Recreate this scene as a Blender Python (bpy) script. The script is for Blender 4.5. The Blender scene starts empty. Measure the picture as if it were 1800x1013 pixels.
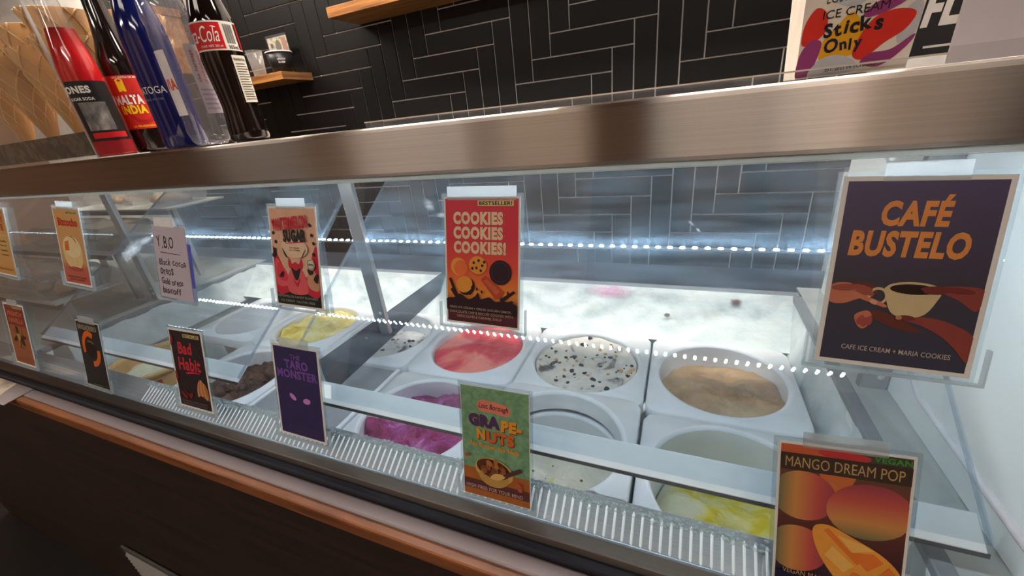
import bpy, bmesh, math, random
from mathutils import Vector, Matrix, noise
random.seed(7)
S = bpy.context.scene
COL = S.collection
H = 1.33                       # height of the lens above the shop floor (m); it is level with the steel canopy top

# ------------------------------------------------------------------ camera
def look():
    a, b, g = -0.422982, -0.415421, -0.111925
    f = Vector((math.sin(a)*math.cos(b), math.cos(a)*math.cos(b), math.sin(b)))
    r = Vector((math.cos(a), -math.sin(a), 0)); u = r.cross(f)
    r2 = math.cos(g)*r + math.sin(g)*u; u2 = -math.sin(g)*r + math.cos(g)*u
    return Matrix((r2, u2, -f)).transposed()
cd = bpy.data.cameras.new('camera'); cam = bpy.data.objects.new('camera', cd); COL.objects.link(cam)
cam.matrix_world = Matrix.Translation((0, 0, H)) @ look().to_4x4()
cd.sensor_fit = 'HORIZONTAL'; cd.sensor_width = 36; cd.lens = 36*698.9/1800; cd.clip_start = 0.01
S.camera = cam
# ------------------------------------------------------------------ world, exposure
w = bpy.data.worlds.new('world'); S.world = w; w.use_nodes = True
w.node_tree.nodes['Background'].inputs[0].default_value = (0.5, 0.42, 0.36, 1)
w.node_tree.nodes['Background'].inputs[1].default_value = 0.05
S.view_settings.view_transform = 'Standard'; S.view_settings.look = 'None'
S.view_settings.exposure = 0.0; S.view_settings.gamma = 1; S.view_settings.use_curve_mapping = False
LED_STRENGTH = 52; LED_CANOPY = 540; CEIL_STRENGTH = 7.2; WALL_FILL_STRENGTH = 52; FRONT_FILL_STRENGTH = 26

# ------------------------------------------------------------------ materials
MATS = {}
def srgb(r, g, b):
    f = lambda c: (c/255/12.92 if c/255 <= .04045 else ((c/255+.055)/1.055)**2.4)
    return (f(r), f(g), f(b), 1)
def newmat(name):
    m = bpy.data.materials.new(name); m.use_nodes = True
    nt = m.node_tree; return m, nt, nt.nodes['Principled BSDF'], nt.links.new
def mat(name, col, rough=.5, metal=0, var=.12, scale=30, bump=0, bscale=120, spec=.5, coat=0, stretch=None, emit=0):
    if name in MATS: return MATS[name]
    m, nt, p, L = newmat(name)
    p.inputs['Roughness'].default_value = rough; p.inputs['Metallic'].default_value = metal
    p.inputs['Specular IOR Level'].default_value = spec; p.inputs['Coat Weight'].default_value = coat
    tc = nt.nodes.new('ShaderNodeTexCoord'); src = tc.outputs['Object']
    if stretch:
        mp = nt.nodes.new('ShaderNodeMapping'); mp.inputs['Scale'].default_value = stretch; L(src, mp.inputs[0]); src = mp.outputs[0]
    n = nt.nodes.new('ShaderNodeTexNoise'); n.inputs['Scale'].default_value = scale; n.inputs['Detail'].default_value = 4; L(src, n.inputs['Vector'])
    r = nt.nodes.new('ShaderNodeValToRGB'); L(n.outputs[0], r.inputs[0])
    c = Vector(col[:3]); r.color_ramp.elements[0].position = .3; r.color_ramp.elements[1].position = .7
    r.color_ramp.elements[0].color = (*(c*(1-var)), 1); r.color_ramp.elements[1].color = (*[min(1, x*(1+var)) for x in c], 1)
    L(r.outputs[0], p.inputs['Base Color'])
    if bump:
        n2 = nt.nodes.new('ShaderNodeTexNoise'); n2.inputs['Scale'].default_value = bscale; n2.inputs['Detail'].default_value = 5; L(src, n2.inputs['Vector'])
        b = nt.nodes.new('ShaderNodeBump'); b.inputs['Strength'].default_value = bump; b.inputs['Distance'].default_value = .004
        L(n2.outputs[0], b.inputs['Height']); L(b.outputs[0], p.inputs['Normal'])
    if emit:
        p.inputs['Emission Color'].default_value = col; p.inputs['Emission Strength'].default_value = emit
    MATS[name] = m; return m
def flat(name, rgb, rough=.45, spec=.3):
    return mat(name, srgb(*rgb), rough, 0, .06, 60, spec=spec)
def multi(name, stops, scale, detail=5, rough=.45, bump=.3, bscale=60, distort=.6, stretch=None, spec=.4):
    """noise-mottled colour: stops = [(pos, rgb), ...]"""
    if name in MATS: return MATS[name]
    m, nt, p, L = newmat(name); p.inputs['Roughness'].default_value = rough; p.inputs['Specular IOR Level'].default_value = spec
    tc = nt.nodes.new('ShaderNodeTexCoord'); src = tc.outputs['Object']
    if stretch:
        mp = nt.nodes.new('ShaderNodeMapping'); mp.inputs['Scale'].default_value = stretch; L(src, mp.inputs[0]); src = mp.outputs[0]
    n = nt.nodes.new('ShaderNodeTexNoise'); n.inputs['Scale'].default_value = scale; n.inputs['Detail'].default_value = detail; n.inputs['Distortion'].default_value = distort
    L(src, n.inputs['Vector'])
    r = nt.nodes.new('ShaderNodeValToRGB'); L(n.outputs[0], r.inputs[0]); cr = r.color_ramp
    while len(cr.elements) < len(stops): cr.elements.new(.5)
    for e, (ps, c) in zip(cr.elements, stops): e.position = ps; e.color = srgb(*c)
    L(r.outputs[0], p.inputs['Base Color'])
    n2 = nt.nodes.new('ShaderNodeTexNoise'); n2.inputs['Scale'].default_value = bscale; n2.inputs['Detail'].default_value = 6; L(src, n2.inputs['Vector'])
    b = nt.nodes.new('ShaderNodeBump'); b.inputs['Strength'].default_value = bump; b.inputs['Distance'].default_value = .012
    L(n2.outputs[0], b.inputs['Height']); L(b.outputs[0], p.inputs['Normal'])
    MATS[name] = m; return m
def grad(name, stops, axis='Y', rough=.45):
    """printed colour ramp along one side of a card"""
    m, nt, p, L = newmat(name); p.inputs['Roughness'].default_value = rough
    tc = nt.nodes.new('ShaderNodeTexCoord'); sp = nt.nodes.new('ShaderNodeSeparateXYZ'); L(tc.outputs['Generated'], sp.inputs[0])
    r = nt.nodes.new('ShaderNodeValToRGB'); L(sp.outputs[axis], r.inputs[0]); cr = r.color_ramp
    while len(cr.elements) < len(stops): cr.elements.new(.5)
    for e, (ps, c) in zip(cr.elements, stops): e.position = ps; e.color = srgb(*c)
    L(r.outputs[0], p.inputs['Base Color']); MATS[name] = m; return m
def glass(name, tint=(1, 1, 1), refl=1.45, haze=0.0, hazecol=(.85, .92, 1), scratch=0, rough=.02, gloss=1.0, haze_span=None):
    if name in MATS: return MATS[name]
    m, nt, p, L = newmat(name); nt.nodes.remove(p); out = nt.nodes['Material Output']
    t = nt.nodes.new('ShaderNodeBsdfTransparent'); t.inputs[0].default_value = (*tint, 1)
    g = nt.nodes.new('ShaderNodeBsdfGlossy'); g.inputs['Roughness'].default_value = rough; g.inputs[0].default_value = (gloss, gloss, gloss, 1)
    f0 = ((refl-1)/(refl+1))**2                    # Schlick reflectance, the same from both faces of the sheet
    lw = nt.nodes.new('ShaderNodeLayerWeight'); lw.inputs[0].default_value = .5
    pw = nt.nodes.new('ShaderNodeMath'); pw.operation = 'POWER'; pw.inputs[1].default_value = 5; L(lw.outputs['Facing'], pw.inputs[0])
    fr = nt.nodes.new('ShaderNodeMath'); fr.operation = 'MULTIPLY_ADD'; fr.inputs[1].default_value = 1-f0; fr.inputs[2].default_value = f0; L(pw.outputs[0], fr.inputs[0])
    mx = nt.nodes.new('ShaderNodeMixShader'); L(fr.outputs[0], mx.inputs[0]); L(t.outputs[0], mx.inputs[1]); L(g.outputs[0], mx.inputs[2])
    last = mx
    if haze:
        d = nt.nodes.new('ShaderNodeBsdfDiffuse'); d.inputs[0].default_value = (*hazecol, 1)
        tr = nt.nodes.new('ShaderNodeBsdfTranslucent'); tr.inputs[0].default_value = (*hazecol, 1)
        ad = nt.nodes.new('ShaderNodeMixShader'); ad.inputs[0].default_value = .5; L(d.outputs[0], ad.inputs[1]); L(tr.outputs[0], ad.inputs[2])
        m2 = nt.nodes.new('ShaderNodeMixShader'); L(mx.outputs[0], m2.inputs[1]); L(ad.outputs[0], m2.inputs[2])
        if scratch:
            tc = nt.nodes.new('ShaderNodeTexCoord')
            mp = nt.nodes.new('ShaderNodeMapping'); mp.inputs['Rotation'].default_value = (0, 0, -.9); mp.inputs['Scale'].default_value = (8, 110, 8); L(tc.outputs['Object'], mp.inputs[0])
            n = nt.nodes.new('ShaderNodeTexNoise'); n.inputs['Scale'].default_value = 1.0; n.inputs['Detail'].default_value = 3; L(mp.outputs[0], n.inputs['Vector'])
            n3 = nt.nodes.new('ShaderNodeTexNoise'); n3.inputs['Scale'].default_value = 5; n3.inputs['Detail'].default_value = 3; L(tc.outputs['Object'], n3.inputs['Vector'])
            mu = nt.nodes.new('ShaderNodeMath'); mu.operation = 'MULTIPLY'; L(n.outputs[0], mu.inputs[0]); L(n3.outputs[0], mu.inputs[1])
            mr = nt.nodes.new('ShaderNodeMapRange'); mr.inputs[1].default_value = .15; mr.inputs[2].default_value = .42; mr.inputs[3].default_value = haze*.4; mr.inputs[4].default_value = haze*(1+scratch)
            L(mu.outputs[0], mr.inputs[0]); fac = mr.outputs[0]
            if haze_span:                               # haze grows stronger towards the upper half of the sheet
                sp = nt.nodes.new('ShaderNodeSeparateXYZ'); L(tc.outputs['Object'], sp.inputs[0])
                wr2 = nt.nodes.new('ShaderNodeMapRange'); wr2.interpolation_type = 'SMOOTHSTEP'; wr2.inputs[1].default_value = haze_span[0]; wr2.inputs[2].default_value = haze_span[1]; wr2.inputs[3].default_value = .25; wr2.inputs[4].default_value = 1
                L(sp.outputs['Y'], wr2.inputs[0]); m4 = nt.nodes.new('ShaderNodeMath'); m4.operation = 'MULTIPLY'; L(fac, m4.inputs[0]); L(wr2.outputs[0], m4.inputs[1]); fac = m4.outputs[0]
            L(fac, m2.inputs[0])
        else: m2.inputs[0].default_value = haze
        last = m2
    L(last.outputs[0], out.inputs[0]); MATS[name] = m; return m
def brushed(name, col, rough, aniso, spread=(2, 900, 900)):
    """metal brushed along X: reflections stay sharp along the brushing and smear across it"""
    m, nt, p, L = newmat(name); nt.nodes.remove(p)
    g = nt.nodes.new('ShaderNodeBsdfAnisotropic'); g.inputs['Roughness'].default_value = rough; g.inputs['Anisotropy'].default_value = aniso
    cx = nt.nodes.new('ShaderNodeCombineXYZ'); cx.inputs[0].default_value = 1; L(cx.outputs[0], g.inputs['Tangent'])
    tc = nt.nodes.new('ShaderNodeTexCoord'); mp = nt.nodes.new('ShaderNodeMapping'); mp.inputs['Scale'].default_value = spread; L(tc.outputs['Object'], mp.inputs[0])
    n = nt.nodes.new('ShaderNodeTexNoise'); n.inputs['Scale'].default_value = 1; n.inputs['Detail'].default_value = 3; L(mp.outputs[0], n.inputs['Vector'])
    r = nt.nodes.new('ShaderNodeValToRGB'); L(n.outputs[0], r.inputs[0]); c = Vector(col[:3])
    r.color_ramp.elements[0].color = (*(c*.82), 1); r.color_ramp.elements[1].color = (*[min(1, x*1.12) for x in c], 1); L(r.outputs[0], g.inputs['Color'])
    L(g.outputs[0], nt.nodes['Material Output'].inputs[0])
    MATS[name] = m; return m
def wood(name, c1, c2, axis='X', rough=.45):
    if name in MATS: return MATS[name]
    m, nt, p, L = newmat(name); p.inputs['Roughness'].default_value = rough
    tc = nt.nodes.new('ShaderNodeTexCoord'); mp = nt.nodes.new('ShaderNodeMapping')
    mp.inputs['Scale'].default_value = {'X': (3, 45, 45), 'Y': (45, 3, 45)}[axis]; L(tc.outputs['Object'], mp.inputs[0])
    n = nt.nodes.new('ShaderNodeTexNoise'); n.inputs['Scale'].default_value = 1.3; n.inputs['Detail'].default_value = 6; n.inputs['Distortion'].default_value = 1.2; L(mp.outputs[0], n.inputs['Vector'])
    r = nt.nodes.new('ShaderNodeValToRGB'); L(n.outputs[0], r.inputs[0]); r.color_ramp.elements[0].position = .35; r.color_ramp.elements[1].position = .65
    r.color_ramp.elements[0].color = srgb(*c1); r.color_ramp.elements[1].color = srgb(*c2); L(r.outputs[0], p.inputs['Base Color'])
    MATS[name] = m; return m
def emis(name, col, st):
    if name in MATS: return MATS[name]
    m, nt, p, L = newmat(name); nt.nodes.remove(p)
    e = nt.nodes.new('ShaderNodeEmission'); e.inputs[0].default_value = (*col, 1); e.inputs[1].default_value = st
    L(e.outputs[0], nt.nodes['Material Output'].inputs[0]); MATS[name] = m; return m

# ------------------------------------------------------------------ mesh helpers
class MB:
    def __init__(s): s.v = []; s.f = []
    def add(s, vs, fs):
        o = len(s.v); s.v += [tuple(x) for x in vs]; s.f += [tuple(i+o for i in q) for q in fs]; return s
    def box(s, x0, x1, y0, y1, z0, z1):
        return s.add([(x0,y0,z0),(x1,y0,z0),(x1,y1,z0),(x0,y1,z0),(x0,y0,z1),(x1,y0,z1),(x1,y1,z1),(x0,y1,z1)],
                     [(0,3,2,1),(4,5,6,7),(0,1,5,4),(1,2,6,5),(2,3,7,6),(3,0,4,7)])
    def prof(s, pts, x0, x1):
        """closed (y,z) profile swept along X"""
        n = len(pts); a = [(x0, y, z) for y, z in pts] + [(x1, y, z) for y, z in pts]
        fs = [(i, (i+1) % n, n+(i+1) % n, n+i) for i in range(n)] + [tuple(range(n-1, -1, -1)), tuple(range(n, 2*n))]
        return s.add(a, fs)
    def slab(s, pts, z0, z1):
        """closed (x,y) outline extruded in z"""
        n = len(pts); a = [(x, y, z0) for x, y in pts] + [(x, y, z1) for x, y in pts]
        return s.add(a, [tuple(range(n-1, -1, -1)), tuple(range(n, 2*n))] + [(i, (i+1) % n, n+(i+1) % n, n+i) for i in range(n)])
    def lathe(s, prof, n=32, c=(0, 0, 0), a0=0, a1=None):
        full = a1 is None; a1 = 2*math.pi if full else a1
        m = n if full else n+1; vs = []
        for r, z in prof:
            for i in range(m):
                a = a0+(a1-a0)*i/n; vs.append((c[0]+r*math.cos(a), c[1]+r*math.sin(a), c[2]+z))
        fs = []
        for k in range(len(prof)-1):
            for i in range(n):
                j = (i+1) % m; fs.append((k*m+i, k*m+j, (k+1)*m+j, (k+1)*m+i))
        return s.add(vs, fs)
    def tube(s, pts, r, n=8):
        pts = [Vector(p) for p in pts]; vs = []; fs = []
        for k, p in enumerate(pts):
            d = (pts[min(k+1, len(pts)-1)]-pts[max(k-1, 0)]).normalized()
            u = d.orthogonal().normalized(); v = d.cross(u)
            for i in range(n):
                a = 2*math.pi*i/n; vs.append(p+r*(math.cos(a)*u+math.sin(a)*v))
        for k in range(len(pts)-1):
            for i in range(n): fs.append((k*n+i, k*n+(i+1) % n, (k+1)*n+(i+1) % n, (k+1)*n+i))
        fs += [tuple(range(n-1, -1, -1)), tuple(range((len(pts)-1)*n, len(pts)*n))]
        return s.add(vs, fs)
    def mesh(s, name, smooth=False):
        me = bpy.data.meshes.new(name); me.from_pydata(s.v, [], s.f); me.update()
        bm = bmesh.new(); bm.from_mesh(me); bmesh.ops.recalc_face_normals(bm, faces=bm.faces); bm.to_mesh(me); bm.free()
        if smooth: me.polygons.foreach_set('use_smooth', [True]*len(me.polygons))
        return me
BASE = {}
def tag(o, label=None, cat=None, group=None, kind=None):
    if label: o['label'] = label
    if cat: o['category'] = cat
    if group: o['group'] = group
    if kind: o['kind'] = kind
    return o
def thing(name, label, cat, loc=(0, 0, 0), rz=0, group=None, rot=None):
    o = bpy.data.objects.new(name, None); COL.objects.link(o); o.empty_display_size = .05
    o.location = (loc[0], loc[1], loc[2]+H)
    o.rotation_euler = rot.to_euler() if rot else (0, 0, rz)
    BASE[o.name] = Vector(loc); return tag(o, label, cat, group)
def obj(name, mb, m, parent=None, local=False, smooth=False, bev=0, label=None, kind=None):
    """mb in lens-relative metres unless local; one mesh object, child of parent"""
    me = mb.mesh(name, smooth) if isinstance(mb, MB) else mb
    base = BASE[parent.name] if parent else None
    if not local:
        off = base if parent else Vector((0, 0, -H))
        me.transform(Matrix.Translation(-off))
    o = bpy.data.objects.new(name, me); COL.objects.link(o)
    if m: me.materials.append(m)
    if parent: o.parent = parent
    BASE[o.name] = base if parent else Vector((0, 0, -H))
    if bev:
        b = o.modifiers.new('bevel', 'BEVEL'); b.width = bev; b.segments = 2; b.limit_method = 'ANGLE'; b.angle_limit = .6
    return tag(o, label, None, None, kind)
def copy_tree(o, parent=None):
    c = o.copy(); COL.objects.link(c); c.parent = parent
    for ch in list(o.children): copy_tree(ch, c)
    return c
def struct(name, mb, m): return obj(name, mb, m, kind='structure')

# text to mesh ------------------------------------------------------
def text_mesh(s, bold=0.0, shear=0.0, spacing=1.0, lines=1.0, align='CENTER', res=3):
    cu = bpy.data.curves.new('lettering', 'FONT'); cu.body = s; cu.align_x = align; cu.offset = bold; cu.shear = shear
    cu.space_character = spacing+max(0, bold)*2.2; cu.space_line = lines; cu.resolution_u = res; cu.fill_mode = 'FRONT'
    o = bpy.data.objects.new('lettering', cu); COL.objects.link(o)
    me = bpy.data.meshes.new_from_object(o.evaluated_get(bpy.context.evaluated_depsgraph_get()))
    bpy.data.objects.remove(o); bpy.data.curves.remove(cu); me.materials.clear()
    return me
def fit(me, x0, x1, y0, y1, z=0, rot=0):
    xs = [v.co.x for v in me.vertices]; ys = [v.co.y for v in me.vertices]
    ax, bx, ay, by = min(xs), max(xs), min(ys), max(ys)
    cx, cy = (x0+x1)/2, (y0+y1)/2
    for v in me.vertices:
        x = (v.co.x-(ax+bx)/2)/(bx-ax)*(x1-x0); y = (v.co.y-(ay+by)/2)/(by-ay)*(y1-y0)
        v.co = (cx+x*math.cos(rot)-y*math.sin(rot), cy+x*math.sin(rot)+y*math.cos(rot), z)
    return me
def hand_mesh(s, bold=.02, seed=1):
    """uneven marker lettering: every character set with its own tilt and drop"""
    rnd = random.Random(seed); x = 0; bm = bmesh.new()
    for ch in s:
        if ch == ' ': x += .35; continue
        me = text_mesh(ch, bold, rnd.uniform(-.05, .15)); xs = [v.co.x for v in me.vertices]
        a = rnd.uniform(-.14, .14); sc = rnd.uniform(.88, 1.12); wd = max(xs)-min(xs); mn = min(xs)
        for v in me.vertices:
            px, py = (v.co.x-mn)*sc, v.co.y*sc+rnd.choice((0, 0))
            v.co = (x+px*math.cos(a)-py*math.sin(a), px*math.sin(a)+py*math.cos(a)+.06*math.sin(x*7), 0)
        bm.from_mesh(me); bpy.data.meshes.remove(me); x += wd*sc+.09
    me = bpy.data.meshes.new('lettering'); bm.to_mesh(me); bm.free(); return me

# ================================================================== THE ROOM
M_grout = mat('grout', srgb(226, 222, 216), .8, var=.08)
M_tile = None
def tile_mat():
    m, nt, p, L = newmat('black_tile'); p.inputs['Roughness'].default_value = .42; p.inputs['Specular IOR Level'].default_value = .28
    oi = nt.nodes.new('ShaderNodeObjectInfo'); r = nt.nodes.new('ShaderNodeValToRGB'); L(oi.outputs['Random'], r.inputs[0])
    r.color_ramp.elements[0].color = (.0042, .0037, .0037, 1); r.color_ramp.elements[1].color = (.0078, .0069, .0068, 1); L(r.outputs[0], p.inputs['Base Color'])
    tc = nt.nodes.new('ShaderNodeTexCoord'); n = nt.nodes.new('ShaderNodeTexNoise'); n.inputs['Scale'].default_value = 40; L(tc.outputs['Object'], n.inputs['Vector'])
    b = nt.nodes.new('ShaderNodeBump'); b.inputs['Strength'].default_value = .05; b.inputs['Distance'].default_value = .002; L(n.outputs[0], b.inputs['Height']); L(b.outputs[0], p.inputs['Normal'])
    return m
M_tile = tile_mat()
YW = 1.675; U = .0762
XL, XR, YF = -4.6, 3.2, -2.6
ZF, ZC = -H, 1.45
wall_back = struct('wall_back', MB().box(XL, XR, YW+.004, YW+.15, ZF, ZC), M_grout)
def tile_mesh(nx, nz):
    g = .0026; x1, z1 = nx*U-g, nz*U-g; c = .0012; y0, y1 = .004, -.003
    vs = [(g, y0, g), (x1, y0, g), (x1, y0, z1), (g, y0, z1), (g, y1+c, g), (x1, y1+c, g), (x1, y1+c, z1), (g, y1+c, z1),
          (g+c, y1, g+c), (x1-c, y1, g+c), (x1-c, y1, z1-c), (g+c, y1, z1-c)]
    fs = [(8, 9, 10, 11)]
    for k in (0, 4):
        for i in range(4): fs.append((k+i, k+(i+1) % 4, k+4+(i+1) % 4, k+4+i))
    me = MB().add(vs, fs).mesh('tile'); me.materials.append(M_tile); return me
TH, TV = tile_mesh(4, 1), tile_mesh(1, 4)
AX, AZ = -.6088*YW, .1945*YW-U              # lower-left corner of one lying tile
def put_tile(me, x, z):
    o = bpy.data.objects.new('tile', me); COL.objects.link(o); o.parent = wall_back
    o.location = (x, YW, z+H)
for k in range(-17, 11):
    z = AZ+k*U
    for m_ in range(-9, 9):
        xh = AX+(k+8*m_)*U; xv = xh+4*U; zv = z-3*U
        lo = -3.3 if z > -.75 else -1.2
        for me_, x_, z_ in ((TH, xh, z), (TV, xv, zv)):
            if lo < x_ < .47 and (-.86 if me_ is TH else -1.08) < z_ < (.82 if x_ < -1.4 else .46): put_tile(me_, x_, z_)
struct('floor', MB().box(XL, XR, YF, YW+.15, ZF-.1, ZF), mat('floor_black', srgb(24, 23, 24), .5, var=.3, scale=8))
M_ceil = mat('ceiling_paint', srgb(70, 62, 56), .8, var=.05)
struct('ceiling', MB().box(XL, XR, YF, YW+.15, ZC, ZC+.1), M_ceil)
M_wallp = mat('brown_wall', srgb(120, 92, 72), .7, var=.1, scale=3)
struct('wall_left', MB().box(XL-.1, XL, YF, YW+.15, ZF, ZC), M_wallp)
struct('wall_right', MB().box(XR, XR+.1, YF, YW+.15, ZF, ZC), M_wallp)
wf = struct('wall_front', MB().box(XL, XR, YF-.1, YF, ZF, ZC), M_wallp)
for x0, x1, m_ in ((-3.9, -3.2, 'pale'), (-2.3, -2.0, 'dark'), (-1.5, -.7, 'pale'), (-.25, .0, 'dark'), (.45, .6, 'dark'), (.9, 1.6, 'pale'), (2.1, 2.4, 'dark')):
    mm = flat('band_panel_pale', (214, 190, 166), .6) if m_ == 'pale' else flat('band_panel_dark', (30, 24, 22), .6)
    obj('panel', MB().box(x0, x1, YF, YF+.03, ZF+.1, ZC-.2), mm, wf, bev=.004)  # unseen panels added to give the steel reflections vertical bands
def ceiling_light(x, y, label, st=CEIL_STRENGTH, w_=.9, d_=.3):
    t = thing('ceiling_light', label, 'ceiling light', (x, y, ZC), group='warm ceiling lights')
    obj('housing', MB().box(x-w_/2-.02, x+w_/2+.02, y-d_/2-.02, y+d_/2+.02, ZC-.03, ZC), flat('lamp_housing', (220, 215, 205)), t, bev=.004)
    obj('diffuser', MB().box(x-w_/2, x+w_/2, y-d_/2, y+d_/2, ZC-.036, ZC-.0302), emis('warm_lamp_%d' % st, (1, .89, .78), st), t)
for x, y, l in ((-2.9, -.6, 'warm ceiling panel light above the left end of the counter'), (-1.0, -1.2, 'warm ceiling panel light behind and left of the viewer'),
                (.9, -1.2, 'warm ceiling panel light behind and right of the viewer'), ):
    ceiling_light(x, y, l)
for x, l in ((-2.6, 'added warm panel light for the tiles, wall end with the bottles'), (-1.1, 'added warm panel light for the tiles above the short wooden shelf'), (.5, 'added warm panel light for the tiled wall at the right')):
    ceiling_light(x, .95, l, WALL_FILL_STRENGTH, 1.1, .25)  # unseen panels added to brighten the grout of the tiled wall
for x, l in ((-2.4, 'added warm panel light brightening the front wall, left'), (.4, 'added warm panel light brightening the front wall, right')):
    ceiling_light(x, -2.1, l, FRONT_FILL_STRENGTH, 1.2, .25)  # unseen panels added to brighten the front wall mirrored in the steel

# wall shelves -------------------------------------------------------
M_oak = wood('shelf_wood', (120, 72, 32), (190, 128, 66), 'X')
M_oak_end = wood('shelf_end_grain', (92, 60, 34), (150, 104, 62), 'Y')
t = thing('wall_shelf', 'short thick wooden wall shelf holding a black paper cup', 'shelf', (-1.9, 1.6, .235))
obj('board', MB().box(-2.25, -1.68, 1.50, YW-.0035, .238, .27), M_oak, t, bev=.0015)
obj('end_grain', MB().box(-1.68, -1.678, 1.50, YW-.0035, .2382, .2698), M_oak_end, t)
t = thing('wall_shelf', 'long wooden wall shelf at the top edge, high on the black tiles', 'shelf', (-.4, 1.6, .41))
obj('board', MB().box(-1.335, .9, 1.49, YW-.0035, .411, .447), M_oak, t, bev=.0015)
t = thing('paper_cup', 'black paper tub with small white print on the short wooden shelf', 'cup', (-1.745, 1.575, .27))
obj('body', MB().lathe([(0, .001), (.045, .001), (.055, .085), (.0535, .085), (.044, .004), (0, .004)], 32), flat('cup_black', (22, 21, 22), .4), t, local=True, smooth=True)
obj('rim', MB().lathe([(.053, .083), (.0575, .083), (.058, .086), (.0565, .088), (.053, .087)], 32), flat('cup_white', (225, 222, 215), .4), t, local=True, smooth=True)
def wrap(me, R, ang, zoff, taper=0):
    """bend flat lettering round an upright cylinder; ang = direction it faces"""
    for v in me.vertices:
        a = ang+v.co.x/R; r = R+taper*v.co.y
        v.co = (r*math.cos(a), r*math.sin(a), v.co.y+zoff)
    return me
AC = math.atan2(-1.575, 1.745)+.05
for s_, y0, y1, wd in (('LOST BOROUGH', .050, .058, .030), ('ICE CREAM', .038, .046, .024)):
    me = fit(text_mesh(s_, .02), -wd/2, wd/2, y0, y1); obj('lettering', wrap(me, .0457, AC, 0, .118), flat('cup_print', (215, 212, 205)), t, local=True)
t = thing('drinking_cup', 'clear ribbed plastic cup left of the black paper tub', 'cup', (-1.865, 1.545, .27))
pf = [(0, .001), (.026, .001), (.034, .105), (.0355, .107), (.0335, .107), (.0255, .004), (0, .004)]
obj('body', MB().lathe(pf, 24), glass('cup_plastic', (.9, .9, .9), 1.5, .12, (.9, .88, .86)), t, local=True, smooth=True)
for i in range(10):
    a = 2*math.pi*i/10; obj('rib', MB().tube([(.0262*math.cos(a), .0262*math.sin(a), .01), (.0342*math.cos(a), .0342*math.sin(a), .1)], .0013, 5), MATS['cup_plastic'], t, local=True)
t = thing('banknote', 'paper banknote in a clear sleeve standing behind the black paper tub', 'banknote', (-1.80, 1.635, .3), 0, rot=Matrix.Rotation(.0, 3, 'Z'))
obj('note', MB().box(-.062, .062, -.0006, .0006, .06, .132), multi('note_paper', [(.3, (120, 112, 92)), (.5, (196, 184, 158)), (.7, (216, 205, 184))], 60, bump=0), t, local=True)
obj('portrait', MB().add([(.018*math.cos(a*.3927)+.002, -.0012, .094+.026*math.sin(a*.3927)) for a in range(16)], [tuple(range(16))]), flat('note_portrait', (110, 104, 84)), t, local=True)
obj('seal', MB().add([(.010*math.cos(a*.3927)-.038, -.0012, .1+.010*math.sin(a*.3927)) for a in range(16)], [tuple(range(16))]), flat('note_seal', (96, 90, 78)), t, local=True)
obj('stripe', MB().box(.028, .056, -.0013, -.0011, .07, .125), flat('note_stripe', (170, 122, 96)), t, local=True)
obj('sleeve', MB().box(-.068, .068, -.0022, -.0018, .0, .142), glass('sleeve_clear', (.96, .96, .96), 1.4, .05), t, local=True)
t = thing('wall_shelf', 'wooden shelf half hidden behind the blue and clear bottles', 'shelf', (-2.85, 1.6, .6))
obj('board', MB().box(-3.35, -2.45, 1.50, YW-.0035, .62, .655), M_oak, t, bev=.0015)
obj('bracket', MB().box(-2.50, -2.46, 1.50, YW-.0035, .36, .62), M_oak, t, bev=.0015)
t = thing('paper_sign', 'white sign with blue letters behind the dark bottles', 'sign', (-2.62, 1.55, .52))
obj('sheet', MB().box(-.11, .11, -.002, .002, -.1, .12), flat('sign_paper', (225, 222, 216)), t, local=True)
obj('lettering', (lambda me: (me.transform(Matrix.Translation((0, -.003, .06)) @ Matrix.Rotation(math.pi/2, 4, 'X')), me)[1])(fit(text_mesh('TI', .03), .03, .09, -.02, .03)), flat('sign_blue', (40, 52, 120)), t, local=True)

# ================================================================== THE DISPLAY CASE
X0, X1 = -2.55, .36               # ends of the case
steel = brushed('brushed_steel', srgb(208, 197, 188), .30, .8)
grey_metal = mat('grey_metal', srgb(168, 170, 172), .4, .7, .05)
white_panel = mat('white_panel', srgb(226, 230, 230), .45, var=.03, scale=6)
M_white = mat('white_plastic', srgb(232, 234, 240), .32, var=.02)
case = thing('display_case', 'long ice cream display case with slanted front glass, steel canopy and wood front', 'display case', (-.6, .6, -H))
obj('canopy', MB().box(X0, X1, .402, .82, -.0575, -.001), steel, case, bev=.005, label='brushed stainless steel canopy')
obj('light_channel', MB().box(X0, X1, .404, .4085, -.0622, -.0578), flat('channel_pale', (196, 210, 212), .3), case)
# front glass
clear = glass('case_glass', (.965, .985, .985), 1.38, .006)
g0, g1 = Vector((0, .300, -.456)), Vector((0, .400, -.0608))
def pane(x0, x1, a, b, th):
    d = (b-a).normalized(); n = Vector((0, d.z, -d.y))*th/2
    return MB().prof([((a-n).y, (a-n).z), ((a+n).y, (a+n).z), ((b+n).y, (b+n).z), ((b-n).y, (b-n).z)], x0, x1)
obj('front_glass', pane(-1.53, .335, g0, g1, .005), clear, case, label='slanted clear front glass')
obj('front_glass', pane(X0, -1.536, g0, g1, .005), clear, case, label='slanted clear front glass')
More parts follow.
